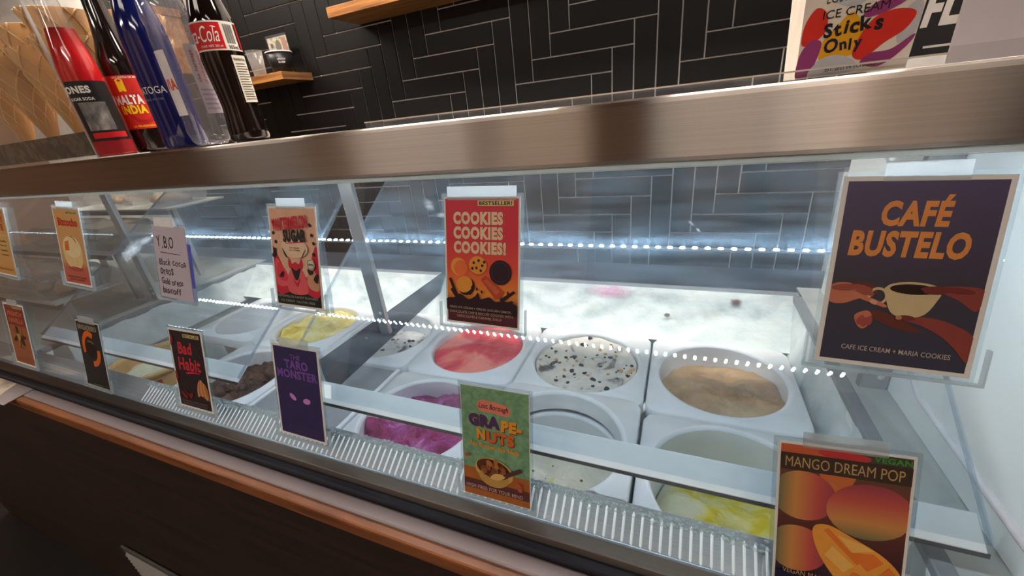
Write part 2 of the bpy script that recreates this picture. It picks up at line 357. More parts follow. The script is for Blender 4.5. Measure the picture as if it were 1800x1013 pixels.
# sill and front below the glass
sill = obj('sill', MB().prof([(.2988, -.4578), (.303, -.4578), (.3375, -.4335), (.3375, -.478), (.30, -.50), (.2988, -.48)], X0, X1), mat('sill_steel', srgb(150, 158, 166), .35, .55, .12, 1, stretch=(3, 700, 700)), case, bev=.0008, label='sloping brushed steel sill behind the glass')
def streak_rib_mesh():  # raised white rib shaped to imitate an LED streak reflected in brushed steel
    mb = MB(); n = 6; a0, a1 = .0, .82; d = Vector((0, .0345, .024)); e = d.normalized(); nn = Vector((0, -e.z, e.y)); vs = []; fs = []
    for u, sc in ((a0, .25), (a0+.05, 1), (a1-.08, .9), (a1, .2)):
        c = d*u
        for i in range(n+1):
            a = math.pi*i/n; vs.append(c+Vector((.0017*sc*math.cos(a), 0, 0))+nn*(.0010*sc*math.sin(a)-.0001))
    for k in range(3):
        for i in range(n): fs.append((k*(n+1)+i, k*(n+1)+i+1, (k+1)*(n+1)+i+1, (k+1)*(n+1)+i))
    me = mb.add(vs, fs).mesh('rib', True); me.materials.append(mat('rib_led_streak', srgb(240, 243, 246), .25, .0, .02)); return me
STREAK_RIB = streak_rib_mesh()
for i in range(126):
    o = bpy.data.objects.new('rib', STREAK_RIB); COL.objects.link(o); o.parent = sill
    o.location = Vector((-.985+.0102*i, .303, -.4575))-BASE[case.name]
obj('sill_face', MB().box(X0, X1, .281, .2985, -.474, -.4555), brushed('sill_brown', srgb(150, 142, 136), .4, .5), case, bev=.001)
obj('gasket', MB().box(X0, X1, .268, .281, -.50, -.466), mat('black_rubber', srgb(34, 36, 46), .45, var=.1), case, bev=.003, label='black rubber gasket strip')
obj('ledge', MB().box(X0, X1, .246, .268, -.60, -.474), mat('mauve_metal', srgb(150, 134, 134), .45, .2, .05, 8), case, bev=.003, label='mauve grey metal ledge')
obj('wood_trim', MB().box(X0, X1, .232, .2458, -.4985, -.4745), wood('orange_wood', (108, 62, 32), (150, 90, 50), 'X', .4), case, bev=.003, label='orange wood edging strip')
obj('front_panel', MB().box(X0, X1, .2335, .24, -H+.002, -.4985), wood('dark_wood', (34, 21, 16), (52, 32, 23), 'X', .55), case, label='dark brown wood front')
vg = obj('vent_grille', MB().box(-1.374, -.55, .226, .2318, -1.25, -.984), flat('vent_grey', (88, 86, 84), .5), case, bev=.002, label='grey louvred vent grille')
for i in range(18):
    z = -1.0-i*.0135; obj('slat', MB().prof([(.2255, z), (.220, z-.009), (.2215, z-.010), (.2258, z-.003)], -1.355, -.57), flat('vent_slat', (150, 146, 142), .45), vg)
# chest: rim, frosted inner walls
frostm = multi('frost', [(.25, (176, 188, 192)), (.5, (202, 211, 213)), (.8, (220, 226, 228))], 14, rough=.6, bump=.55, bscale=26)
CX0, CX1, CY0, CY1, ZR, ZT = -1.48, .245, .340, .950, -.431, -.50
def frost_wall(a, b, c, d, nu, nv, amp):
    """bumpy quad grid between four corners"""
    vs = []; fs = []; a, b, c, d = map(Vector, (a, b, c, d)); nn = (b-a).cross(d-a).normalized()
    for j in range(nv+1):
        for i in range(nu+1):
            u, v = i/nu, j/nv; p = a.lerp(b, u).lerp(d.lerp(c, u), v)
            e = min(1, 4*v, 4*(1-v)) if 0 < v < 1 else 0
            vs.append(p+nn*amp*e*(noise.fractal(p*22, 1, 2, 4)+.3))
    for j in range(nv):
        for i in range(nu): q = j*(nu+1)+i; fs.append((q, q+1, q+nu+2, q+nu+1))
    return MB().add(vs, fs)
obj('frost_wall', frost_wall((CX0, CY1-.004, ZR), (CX1, CY1-.004, ZR), (CX1, .842, -.515), (CX0, .842, -.515), 170, 12, .009), frostm, case, smooth=True, label='white frosted back wall of the freezer chest')
obj('frost_wall', frost_wall((CX1, CY1-.004, ZR), (CX1, CY0, ZR), (CX1-.02, CY0, -.53), (CX1-.02, CY1-.1, -.53), 60, 8, .006), frostm, case, smooth=True)
obj('frost_wall', frost_wall((CX0, CY0, ZR), (CX0, CY1-.004, ZR), (CX0+.03, CY1-.1, -.53), (CX0+.03, CY0, -.53), 60, 8, .006), frostm, case, smooth=True)
obj('chest_floor', MB().box(CX0, CX1, CY0-.002, .95, -.80, -.70), frostm, case)
obj('chest_lining', MB().box(CX0-.01, CX0, CY0, CY1, -.8, ZR-.004).box(CX1, CX1+.01, CY0, CY1, -.8, ZR-.004).box(CX0-.01, CX1+.01, CY1, CY1+.01, -.8, ZR-.004), white_panel, case)
rim = flat('rim_grey', (120, 124, 130), .35)
obj('chest_rim', MB().box(CX0-.012, CX1+.012, CY1-.004, CY1+.02, ZR-.012, ZR), rim, case, bev=.002)
obj('chest_rim', MB().box(CX1-.002, CX1+.016, CY0, CY1-.004, ZR-.012, ZR), rim, case, bev=.002)
obj('chest_rim', MB().box(CX0-.016, CX0+.002, CY0, CY1-.004, ZR-.012, ZR), rim, case, bev=.002)
obj('deck', MB().box(CX1+.016, X1-.002, .338, 1.0, -.52, ZR-.002), mat('deck_grey', srgb(176, 180, 178), .4, .3, .1, 12, .2, 40), case)
obj('deck', MB().box(X0, CX0-.016, .338, 1.0, -.52, ZR-.002), MATS['deck_grey'], case)
obj('rear_deck', MB().box(X0, X1-.002, CY1+.02, 1.12, -.52, ZR-.006), mat('rear_dark', srgb(46, 50, 60), .4, .3, .06), case, label='dark rear deck behind the chest')
obj('end_wall', MB().prof([(.345, -.432), (.985, -.432), (.985, -.058), (.412, -.058)], .303, .33), white_panel, case, label='white inner end wall')
obj('end_rail', MB().tube([(.302, .36, -.395), (.302, .56, -.388), (.302, .6, -.37), (.302, .6, -.2)], .0045, 8), flat('rail_pale', (214, 212, 218)), case, smooth=True)
obj('cabinet_body', MB().box(X0, X1, .24, 1.1, -H+.08, -.82), flat('cabinet_grey', (90, 88, 88)), case)
# posts carrying the canopy
def post(x, y, w_=.034):
    p = obj('post', MB().box(x-w_/2, x+w_/2, y-.006, y+.006, ZR-.02, -.0575), grey_metal, case, bev=.0015, label='grey metal post')
    for z in (-.395, -.412):
        obj('screw', MB().lathe([(0, -.004), (.003, -.003), (.0045, 0)], 12).v and (lambda b: (setattr(b, 'v', [(x+.006+vx, y-.0062+vz*1.0, z+vy) for vx, vy, vz in b.v]), b)[1])(MB().lathe([(0, -.004), (.003, -.003), (.0045, 0)], 12)), flat('screw_metal', (190, 192, 196), .25), p, smooth=True)
post(-.632, .640); post(-1.545, .640); post(.285, .640)
# dark glossy divider over the tubs, end glass on the left
smoke = glass('divider_smoked', (.30, .32, .36), 1.45, .03, (.25, .27, .3))
obj('divider', MB().prof([(.46, -.412), (.955, -.418), (.955, -.466), (.46, -.492)], -.645, -.640), smoke, case, label='dark see-through divider plate')
obj('end_glass', MB().prof([(.33, -.43), (.9, -.43), (.9, -.06), (.42, -.06)], -1.536, -1.530), clear, case, label='clear end glass')
obj('inner_glass', MB().prof([(.62, -.41), (.626, -.41), (.66, -.235), (.80, -.115), (.785, -.115), (.648, -.232)], -.768, -.763), glass('acrylic_edge', (.85, .9, .95), 1.5, .10), case)
# flip lids: clear slanted sheets with a white front rail
lidm = glass('lid_acrylic', (.93, .955, .965), 1.5, .085, (.58, .78, 1), 1.9, rough=.015, haze_span=(-.09, .03))
railm = mat('rail_white', srgb(222, 226, 230), .35, var=.02)
LA, LB = Vector((0, .366, -.405)), Vector((0, .80, -.1065))
LD = (LB-LA).normalized(); LN = Vector((0, -LD.z, LD.y))
def lid(x0, x1, lab):
    p = obj('flip_lid', pane(x0, x1, LA, LB, .004), lidm, case, label=lab)
    obj('front_rail', MB().prof([(.362, -.4115), (.390, -.3925), (.3915, -.395), (.3635, -.4145)], x0+.002, x1-.002), railm, p, bev=.001, label='white front rail')
    obj('rail_under_strip', MB().prof([(.3625, -.4122), (.366, -.4152), (.3655, -.420), (.3612, -.417)], x0, x1), flat('under_strip_grey', (96, 100, 106), .5), p)  # dark strip along the underside of the rail
    for xe in (x0, x1):
        obj('edge', pane(xe-.0016, xe+.0016, LA, LB, .0045), MATS['acrylic_edge'], p)
lid(-.645, .283, 'clear slanted lid over the right tubs')
lid(-1.522, -.748, 'clear slanted lid over the left tubs')
# LED strips
led_on = emis('led', (.78, .90, 1.0), LED_STRENGTH)
led_can = emis('led_canopy', (.82, .92, 1.0), LED_CANOPY)
def led_strip(x0, x1, y, z, pitch, m, lab, r, flip):
    rl = obj('led_strip', MB().box(x0, x1, y-.004, y+.004, z-.0035 if not flip else z+.0002, z-.0005 if not flip else z+.0013), grey_metal, case, label=lab)
    me = bpy.data.meshes.new('led'); bm = bmesh.new(); bmesh.ops.create_icosphere(bm, subdivisions=1, radius=r); bm.to_mesh(me); bm.free(); me.materials.append(m)
    n = int((x1-x0)/pitch)
    for i in range(n):
        o = bpy.data.objects.new('led', me); COL.objects.link(o); o.parent = rl
        o.location = Vector((x0+(i+.5)*pitch, y, z))-BASE[case.name]; o.scale = (1, 1, .55)
led_strip(-1.43, .275, .650, -.2235,   .0181, led_on, 'strip of cool white lights along the slanted lids', .0042, False)
led_strip(-1.52, .300, .432, -.0588, .0177, led_can, 'strip of cool white lights under the canopy edge', .0028, True)
# ice crust on the sill
def ice():
    mb = MB(); rnd = random.Random(3)
    for i in range(1700):
        x = rnd.uniform(-1.0, .29); band = .6+.35*noise.noise(Vector((x*9, 1, 0)))
        if rnd.random() > .35+.65*band: continue
        u = min(.985, max(.6, rnd.gauss(.82+.08*noise.noise(Vector((x*14, 3, 0))), .07)))
        y, z = .303+.0345*u, -.4575+.024*u; r = rnd.uniform(.0008, .0028)
        bm = bmesh.new(); bmesh.ops.create_icosphere(bm, subdivisions=1, radius=r)
        vs = [(x+v.co.x*rnd.uniform(.7, 1.8), y+v.co.y, z+v.co.z*.8+.0002) for v in bm.verts]; fs = [tuple(v.index for v in f.verts) for f in bm.faces]; bm.free()
        mb.add(vs, fs)
    return mb
icem = glass('ice', (.9, .95, .95), 1.31, .34, (.9, .97, .97), rough=.08)
obj('ice_crust', ice(), icem, case, smooth=True, kind='stuff', label='rime of ice along the sill')

# smears frozen on the back wall and ice left on the lids
def stain_mat(name, rgb, alpha):
    m, nt, p, L = newmat(name); nt.nodes.remove(p)
    t = nt.nodes.new('ShaderNodeBsdfTransparent'); d = nt.nodes.new('ShaderNodeBsdfDiffuse'); d.inputs[0].default_value = srgb(*rgb)
    tc = nt.nodes.new('ShaderNodeTexCoord'); n = nt.nodes.new('ShaderNodeTexNoise'); n.inputs['Scale'].default_value = 90; n.inputs['Detail'].default_value = 4; L(tc.outputs['Object'], n.inputs['Vector'])
    at = nt.nodes.new('ShaderNodeAttribute'); at.attribute_name = 'edge'
    mu = nt.nodes.new('ShaderNodeMath'); mu.operation = 'MULTIPLY'; L(at.outputs['Fac'], mu.inputs[0]); L(n.outputs[0], mu.inputs[1])
    m3 = nt.nodes.new('ShaderNodeMath'); m3.operation = 'MULTIPLY'; m3.use_clamp = True; m3.inputs[1].default_value = alpha*1.9; L(mu.outputs[0], m3.inputs[0])
    mx = nt.nodes.new('ShaderNodeMixShader'); L(m3.outputs[0], mx.inputs[0]); L(t.outputs[0], mx.inputs[1]); L(d.outputs[0], mx.inputs[2]); L(mx.outputs[0], nt.nodes['Material Output'].inputs[0])
    return m
def stain(name, c, slope, ru, rv, m, parent, lift, rot=0):
    """thin smear lying on a plane through c; slope = unit (y,z) direction of the plane"""
    c = Vector(c); ex = Vector((1, 0, 0)); ey = Vector((0, slope[0], slope[1])).normalized(); nn = ex.cross(ey)
    if nn.z < 0: nn = -nn
    vs = [c+nn*lift]; fs = []; n, k = 24, 5
    for j in range(1, k+1):
        for i in range(n):
            a = 2*math.pi*i/n; q = j/k*(1+.25*noise.noise(Vector((math.cos(a)*2+c.x*9, math.sin(a)*2, 0)))); x, y = ru*q*math.cos(a), rv*q*math.sin(a)
            vs.append(c+nn*lift+ex*(x*math.cos(rot)-y*math.sin(rot))+ey*(x*math.sin(rot)+y*math.cos(rot)))
    for i in range(n): fs.append((0, 1+i, 1+(i+1) % n))
    for j in range(k-1):
        for i in range(n): fs.append((1+j*n+i, 1+j*n+(i+1) % n, 1+(j+1)*n+(i+1) % n, 1+(j+1)*n+i))
    o = obj(name, MB().add(vs, fs), m, parent)
    at = o.data.attributes.new('edge', 'FLOAT', 'POINT')
    for i, d in enumerate(at.data): d.value = 1 if i == 0 else (1-((i-1)//n+1)/k)
    return o
WS = (-.104, -.084); LS = (LD.y, LD.z)
obj_ = stain('stain', (-.152, .9317, -.4426), WS, .062, .022, stain_mat('pink_smear', (232, 160, 204), .75), case, .0045); tag(obj_, 'pink smear frozen on the back wall')
obj_ = stain('stain', (.1325, .9256, -.4475), WS, .013, .010, stain_mat('brown_smear', (96, 62, 44), 1.5), case, .0048); tag(obj_, 'small rusty brown spot on the back wall')
stain('stain', (-.01, .89, -.476), WS, .008, .006, MATS.get('x') or stain_mat('dark_spot', (110, 100, 92), 1.8), case, .005)
icep = stain_mat('lid_ice', (232, 240, 248), 1.0)
for cx_, cy_, cz_, ru_, rv_, ro_ in ((-.492, .7151, -.1649, .030, .012, -.8), (-.44, .690, -.1815, .035, .008, -.1), (-1.427, .5933, -.2487, .05, .04, -.7), (-1.40, .62, -.230, .035, .02, .2), (.0197, .6745, -.1928, .009, .003, -.9), (.03, .662, -.2, .007, .003, -.9)):
    p_ = [o for o in case.children if o.name.startswith('flip_lid')][0 if cx_ > -.7 else 1]
    stain('ice_patch', (cx_, cy_, cz_), LS, ru_, rv_, icep, p_, .0032, ro_)

# ================================================================== TUBS AND ICE CREAM
CW, CD = .2545, .247
def tub_parts(t, depth=.16, R=.108):
    n = 64; hw, hd = CW/2-.001, CD/2-.001; rc = .02; vs = []; fs = []
    def outer(a):
        c, s = math.cos(a), math.sin(a); k = 1/max(abs(c)/hw, abs(s)/hd); x, y = k*c, k*s
        dx, dy = max(0, abs(x)-(hw-rc)), max(0, abs(y)-(hd-rc)); d = math.hypot(dx, dy)
        if dx > 0 and dy > 0 and d > rc:
            x = math.copysign(hw-rc+dx*rc/d, x); y = math.copysign(hd-rc+dy*rc/d, y)
        return x, y
    A = [2*math.pi*i/n for i in range(n)]
    rings = [[(outer(a)[0], outer(a)[1], -.028) for a in A], [(outer(a)[0], outer(a)[1], -.003) for a in A],
             [(outer(a)[0]*.985, outer(a)[1]*.985, 0) for a in A], [((R+.012)*math.cos(a), (R+.0095)*math.sin(a), 0) for a in A],
             [((R+.009)*math.cos(a), (R+.007)*math.sin(a), .0035) for a in A], [((R+.003)*math.cos(a), (R+.002)*math.sin(a), .0035) for a in A], [(R*math.cos(a), R*math.sin(a), -.002) for a in A]]
    for r in rings: vs += r
    for k in range(len(rings)-1):
        for i in range(n): fs.append((k*n+i, k*n+(i+1) % n, (k+1)*n+(i+1) % n, (k+1)*n+i))
    obj('rim_plate', MB().add(vs, fs), M_white, t, local=True, smooth=True)
    obj('bowl', MB().lathe([(R, -.002), (R*.985, -.03), (R*.95, -depth), (R*.9, -depth-.012), (0, -depth-.012)], 48), M_white, t, local=True, smooth=True)
def tub(col, row, label, group='white ice cream tubs', z=ZT):
    x = .0925-.2575*col; y = .7035 if row == 0 else .4535
    t = thing('ice_cream_tub', label, 'tub', (x, y, z), group=group); tub_parts(t); return t, x, y
def cream(x, y, z, depth, m, label, amp=.012, freq=24, R=.1055, tilt=(0, 0), seed=0, dome=0):
    n, k = 64, 22; vs = [(0, 0, 0)]; fs = []
    for j in range(1, k+1):
        for i in range(n): a = 2*math.pi*i/n; r = R*j/k*(1-.0*depth); vs.append((r*math.cos(a), r*math.sin(a), 0))
    out = []
    for vx, vy, _ in vs:
        p = Vector((vx*freq, vy*freq, seed*7.3)); h = noise.fractal(p, .9, 2, 5)*amp+dome*(1-(vx*vx+vy*vy)/R/R)+tilt[0]*vx/R+tilt[1]*vy/R
        out.append((vx, vy, min(h, depth-.004)))
    for i in range(n): fs.append((0, 1+i, 1+(i+1) % n))
    for j in range(k-1):
        for i in range(n): fs.append((1+j*n+i, 1+j*n+(i+1) % n, 1+(j+1)*n+(i+1) % n, 1+(j+1)*n+i))
    o = obj('ice_cream', MB().add(out, fs), m, None, local=True, smooth=True)
    o.location = (x, y, z-depth+H); BASE[o.name] = Vector((x, y, z-depth))
    return tag(o, label, 'ice cream', 'ice cream in the tubs')
def chunks(parent, m, n, seed, rmin, rmax, R=.085, name='chunk', flatk=.5, z0=.002, sector=None):
    rnd = random.Random(seed); me0 = []
    for k in range(4):
        bm = bmesh.new(); bmesh.ops.create_icosphere(bm, subdivisions=1, radius=1)
        for v in bm.verts: v.co *= rnd.uniform(.65, 1.25)
        me = bpy.data.meshes.new(name); bm.to_mesh(me); bm.free(); me.materials.append(m); me0.append(me)
    pv = parent.data.vertices
    for i in range(n):
        a = rnd.uniform(*(sector or (0, 2*math.pi))); r = R*math.sqrt(rnd.random()); x, y = r*math.cos(a), r*math.sin(a)
        z = min(pv, key=lambda v: (v.co.x-x)**2+(v.co.y-y)**2).co.z
        o = bpy.data.objects.new(name, rnd.choice(me0)); COL.objects.link(o); o.parent = parent
        s = rnd.uniform(rmin, rmax); o.location = (x, y, z+s*flatk*.3); o.scale = (s*rnd.uniform(.7, 1.5), s, s*flatk); o.rotation_euler = (0, 0, rnd.uniform(0, 6))
cookie = flat('cookie_black', (38, 34, 36), .6); tan = flat('crumb_tan', (190, 150, 96), .6); brownc = flat('crumb_brown', (104, 70, 44), .6)
t, x, y = tub(0, 0, 'white tub of coffee ice cream, back row nearest the white end wall')
m_cof = multi('coffee_cream', [(.3, (142, 110, 78)), (.5, (182, 148, 110)), (.7, (204, 176, 140))], 12, bump=.35)
cream(x, y, ZT, .036, m_cof, 'tan coffee ice cream with scraped swirls in the back right tub', .012, 20, seed=1, tilt=(.01, -.008))
t, x, y = tub(1, 0, 'white tub of speckled cookie ice cream, middle of the right back row')
m_ck = multi('cookie_cream', [(.34, (70, 66, 68)), (.40, (205, 200, 192)), (.62, (226, 221, 212)), (.72, (196, 166, 118))], 16, bump=.25, distort=1)
o = cream(x, y, ZT, .009, m_ck, 'cream white ice cream with black cookie crumbs and tan specks', .006, 18, seed=2)
chunks(o, cookie, 42, 5, .002, .0065, .098, 'cookie_crumb'); chunks(o, tan, 14, 6, .0025, .006, .09, 'biscuit_crumb')
t, x, y = tub(2, 0, 'white tub of pink and red ice cream, behind the small green card')
m_pk = multi('pink_cream', [(.40, (212, 34, 56)), (.48, (230, 64, 80)), (.56, (250, 140, 126))], 9, bump=.3, rough=.35)  # salmon tone stands for a pale reflection over the red cream
cream(x, y, ZT, .010, m_pk, 'bright pink and salmon red ice cream, almost level with the rim', .008, 14, seed=3)
t, x, y = tub(3, 0, 'white tub of pale cookie ice cream behind the dark divider plate')
o = cream(x, y, ZT, .05, multi('grey_cream', [(.36, (84, 80, 82)), (.44, (190, 188, 188)), (.7, (214, 212, 210))], 20, bump=.3), 'greyish white ice cream with dark crumbs behind the divider plate', .01, 22, seed=4)
chunks(o, cookie, 24, 8, .002, .006, .09, 'cookie_crumb')
t, x, y = tub(4, 0, 'white tub heaped with yellow ice cream, right of the handwritten card')
cream(x, y, ZT, .014, multi('yellow_cream', [(.3, (214, 186, 84)), (.5, (238, 218, 130)), (.7, (246, 234, 172))], 22, bump=.5, bscale=50), 'lumpy pale yellow ice cream heaped to the rim', .014, 22, seed=5, dome=.006)
t, x, y = tub(5, 0, 'nearly empty white tub at the left end of the back row')
cream(x, y, ZT, .13, multi('scraps', [(.4, (196, 198, 200)), (.7, (214, 214, 212))], 12, bump=.2), 'thin grey white scrapings at the bottom of the left tub', .008, 20, R=.10, seed=6)
t, x, y = tub(0, 1, 'white tub with yellow mango scrapings, front row right')
m_mg = multi('mango_cream', [(.38, (206, 186, 40)), (.47, (214, 204, 120)), (.56, (208, 206, 176)), (.75, (214, 212, 190))], 11, bump=.35, distort=1.2)
cream(x, y, ZT, .085, m_mg, 'pale yellow mango ice cream with bright yellow streaks', .016, 18, R=.102, seed=7, tilt=(0, -.02))
t, x, y = tub(1, 1, 'white tub under a raised empty collar, middle front row', z=ZT-.03)
m_gn = multi('crumb_cream', [(.4, (206, 202, 186)), (.7, (224, 220, 206))], 14, bump=.3)
o = cream(x, y, ZT-.03, .05, m_gn, 'pale cream ice cream with a few brown crumbs, deep in its tub', .012, 18, seed=8, tilt=(0, -.02))
chunks(o, brownc, 20, 12, .0012, .004, .098, 'crumb'); chunks(o, flat('crumb_yellow', (214, 204, 130)), 26, 13, .002, .006, .06, 'crumb', sector=(3.6, 5.6))
col_ = thing('tub_collar', 'empty white tub collar stacked above the front middle tub', 'collar', (x, y+.008, ZT+.014))
tub_parts(col_, .036, .108)
for ch in list(col_.children):
    if ch.name.startswith('bowl'): bpy.data.objects.remove(ch)
obj('inner_ring', MB().lathe([(.108, -.002), (.107, -.034)], 48), M_white, col_, local=True, smooth=True)
t, x, y = tub(2, 1, 'white tub of purple ube ice cream, front row beside the green card')
m_pu = multi('purple_cream', [(.3, (112, 40, 76)), (.45, (156, 62, 108)), (.58, (172, 82, 150)), (.72, (216, 164, 184))], 15, bump=.7, bscale=70, distort=1.2)
cream(x, y, ZT, .022, m_pu, 'rough magenta purple ice cream in the front row', .02, 22, seed=9, tilt=(0, -.006))
fp = thing('filler_plate', 'flat grey plate covering the gap behind the purple card', 'plate', (.0925-.2575*3, .4535, ZT))
obj('plate', MB().box(-CW/2+.004, CW/2-.004, -CD/2+.004, CD/2-.002, -.012, -.004), flat('plate_grey', (150, 152, 158), .35), fp, local=True, bev=.003)
obj('border', MB().box(-CW/2+.002, -CW/2+.012, -CD/2, CD/2, -.014, 0).box(CW/2-.012, CW/2-.002, -CD/2, CD/2, -.014, 0), M_white, fp, local=True, bev=.002)
t, x, y = tub(4, 1, 'white tub of dark chocolate ice cream, front row between the dark cards')
o = cream(x, y, ZT, .03, multi('choc_cream', [(.3, (44, 28, 22)), (.5, (84, 56, 44)), (.7, (122, 88, 70))], 18, bump=.7, bscale=60), 'rough dark brown chocolate ice cream with chunks', .022, 26, seed=10, tilt=(0, -.008))
chunks(o, flat('choc_chunk', (40, 28, 26)), 20, 15, .003, .007, .09, 'chocolate_chunk')
bt = thing('cardboard_tub', 'round tan cardboard ice cream drum at the left of the chest', 'tub', (-1.245, .442, -.70))
obj('drum', MB().lathe([(0, 0), (.098, 0), (.100, .205), (.096, .205), (.094, .02), (0, .02)], 48), mat('cardboard', srgb(186, 146, 96), .8, var=.12), bt, local=True, smooth=True)
obj('rim', MB().lathe([(.099, .196), (.1035, .197), (.1035, .210), (.097, .212), (.0955, .200)], 48), mat('cardboard_rim', srgb(206, 172, 122), .7), bt, local=True, smooth=True)
lb = MB().lathe([(.1012, .10), (.1015, .19)], 10, a0=-.95, a1=-.35)
obj('label', lb, flat('drum_label', (196, 66, 60)), bt, local=True, smooth=True)
o = cream(-1.245, .442, -.50, .03, multi('pale_green', [(.4, (204, 206, 178)), (.7, (222, 220, 196))], 14, bump=.3), 'pale greenish cream ice cream inside the cardboard drum', .01, 20, R=.0945, seed=11)

# ================================================================== LEFT SECTION: clear ribbed take-away boxes
clearp = glass('clear_plastic', (.88, .89, .88), 1.5, .16, (.85, .84, .80), rough=.08)
darktray = flat('tray_dark', (58, 54, 52), .5)
def clam(loc, rz, label, fill=None):
    t = thing('takeaway_box', label, 'container', loc, rz, 'clear ribbed take-away boxes')
    L_, W_, h = .24, .17, .07
    obj('base', MB().add([(-L_/2+.015, -W_/2+.015, 0), (L_/2-.015, -W_/2+.015, 0), (L_/2-.015, W_/2-.015, 0), (-L_/2+.015, W_/2-.015, 0), (-L_/2, -W_/2, h*.6), (L_/2, -W_/2, h*.6), (L_/2, W_/2, h*.6), (-L_/2, W_/2, h*.6)],
        [(0, 3, 2, 1), (0, 1, 5, 4), (1, 2, 6, 5), (2, 3, 7, 6), (3, 0, 4, 7)]), clearp, t, local=True)
    ld = obj('lid', MB().add([(-L_/2, -W_/2, h*.6), (L_/2, -W_/2, h*.6), (L_/2, W_/2, h*.6), (-L_/2, W_/2, h*.6), (-L_/2+.02, -W_/2+.02, h), (L_/2-.02, -W_/2+.02, h), (L_/2-.02, W_/2-.02, h), (-L_/2+.02, W_/2-.02, h)],
        [(4, 5, 6, 7), (0, 1, 5, 4), (1, 2, 6, 5), (2, 3, 7, 6), (3, 0, 4, 7)]), clearp, t, local=True)
    for s in (-1, 1):
        for i in range(14):
            xx = -L_/2+.024+i*.0148
            obj('rib', MB().tube([(xx, s*(W_/2-.001), h*.6), (xx, s*(W_/2-.0195), h*.985)], .0017, 5), clearp, ld, local=True, smooth=True)
    if fill:
        rnd = random.Random(int(loc[1]*1000))
        for i in range(5):
            b = obj('pastry', MB().lathe([(0, .0), (.026, .004), (.03, .014), (.02, .026), (0, .03)], 12), fill, t, local=True, smooth=True)
            b.location = (-.08+.04*i, rnd.uniform(-.025, .025), .004)
    return t
pastry = multi('pastry', [(.3, (92, 56, 36)), (.6, (150, 104, 70)), (.8, (190, 150, 110))], 40, bump=.5)
tr = thing('display_rack', 'pale stepped rack holding take-away boxes at the left end', 'rack', (-1.95, .68, -.433))
rackm = mat('rack_pale', srgb(170, 166, 160), .4, .4, .06)
for y0, y1, zt in ((.44, .60, -.36), (.602, .80, -.27), (.802, 1.0, -.18)):
    obj('shelf', MB().box(-2.3, -1.60, y0, y1, zt-.006, zt), rackm, tr, bev=.001)
    obj('riser', MB().box(-2.3, -1.60, y0, y0+.006, zt-.02, zt-.006), darktray, tr)
    for xl in (-2.28, -1.62):
        obj('leg', MB().box(xl-.008, xl+.008, y0+.02, y0+.036, -.4328, zt-.006), rackm, tr)
k = 0
names = ['lowest shelf of the rack, nearest the end glass', 'lowest shelf of the rack, far left', 'middle shelf of the rack, nearest the end glass', 'middle shelf of the rack, far left', 'top shelf of the rack, nearest the end glass', 'top shelf of the rack, far left']
for j, (yy, zz) in enumerate(((.52, -.3598), (.70, -.2698), (.90, -.1798))):
    for i, xx in enumerate((-1.75, -2.02)):
        clam((xx, yy, zz), .05*(i-j), 'clear ribbed take-away box on the '+names[k], pastry if j != 1 else None); k += 1

# ================================================================== THINGS ON THE CANOPY
def bottle(name, label, loc, prof, gmat, parts, liquid=None, lmat=None, cap=None, seg=40, sc=1.0, sx=1.0):
    t = thing(name, label, 'bottle', loc, group='soda and water bottles on the canopy')
    obj('glass_body', MB().lathe(prof, seg), gmat, t, local=True, smooth=True)
    if liquid: obj('drink', MB().lathe(liquid, seg), lmat, t, local=True, smooth=True)
    if cap: obj('cap', MB().lathe([(0, cap[0]+cap[1]), (.0135, cap[0]+cap[1]), (.0145, cap[0]), (.0135, cap[0])], 21), cap[2], t, local=True, smooth=True)
    t.scale = (sx, sx, sc); return t
def band(t, R, z0, z1, a0, a1, m, name='label', R1=None):
    return obj(name, MB().lathe([(R, z0), (R1 or R, z1)], 28, a0=a0, a1=a1), m, t, local=True, smooth=True)
def btext(t, parent, s, R, ang, x0, x1, z0, z1, m, bold=.02, shear=0):
    me = fit(text_mesh(s, bold, shear), x0, x1, z0, z1); return obj('lettering', wrap(me, R, ang, 0), m, parent, local=True)
def facing(loc): return math.atan2(-loc[1], -loc[0])
bglass = glass('bottle_clear', (.93, .93, .93), 1.5, .02, (.9, .9, .9))
white_ink = flat('white_ink', (232, 230, 224)); black_ink = flat('black_ink', (24, 22, 24)); red_ink = flat('red_ink', (206, 30, 36)); yel_ink = flat('yellow_ink', (240, 206, 30))
# red soda
L1 = (-1.020, .475, 0.0); A1 = facing(L1)
pf = [(0, .001), (.028, .001), (.0305, .005), (.0305, .105), (.0297, .118), (.0255, .140), (.020, .165), (.0165, .19), (.0135, .215), (.013, .228), (.0145, .23), (.0145, .236), (.012, .238)]
t = bottle('soda_bottle', 'clear glass bottle of bright red soda with black and white photo label', L1, pf, bglass, None,
    [(0, .003)]+[(r*.955, z) for r, z in pf[1:7]]+[(.0195, .165), (0, .165)], mat('red_soda', srgb(214, 14, 22), .15, var=.03, spec=.6), (.233, .008, red_ink), sc=1.28)
l = band(t, .0308, .022, .100, A1-1.15, A1+1.15, flat('jones_label', (30, 28, 30)))
btext(t, l, 'JONES', .0311, A1-.62, -.024, .022, .082, .094, white_ink, .05); btext(t, l, 'SUGAR SODA', .0311, A1-.5, -.019, .019, .0755, .0795, white_ink, .03)
band(t, .0310, .036, .073, A1-.8, A1+.5, multi('photo_print', [(.35, (40, 40, 40)), (.5, (120, 118, 116)), (.65, (196, 192, 188))], 26, bump=0), 'photo')
band(t, .0310, .0255, .033, A1-.8, A1+.9, red_ink, 'stripe')
band(t, .0308, .004, .0215, A1-1.15, A1+1.15, flat('jones_base', (150, 22, 34)), 'lower_label')
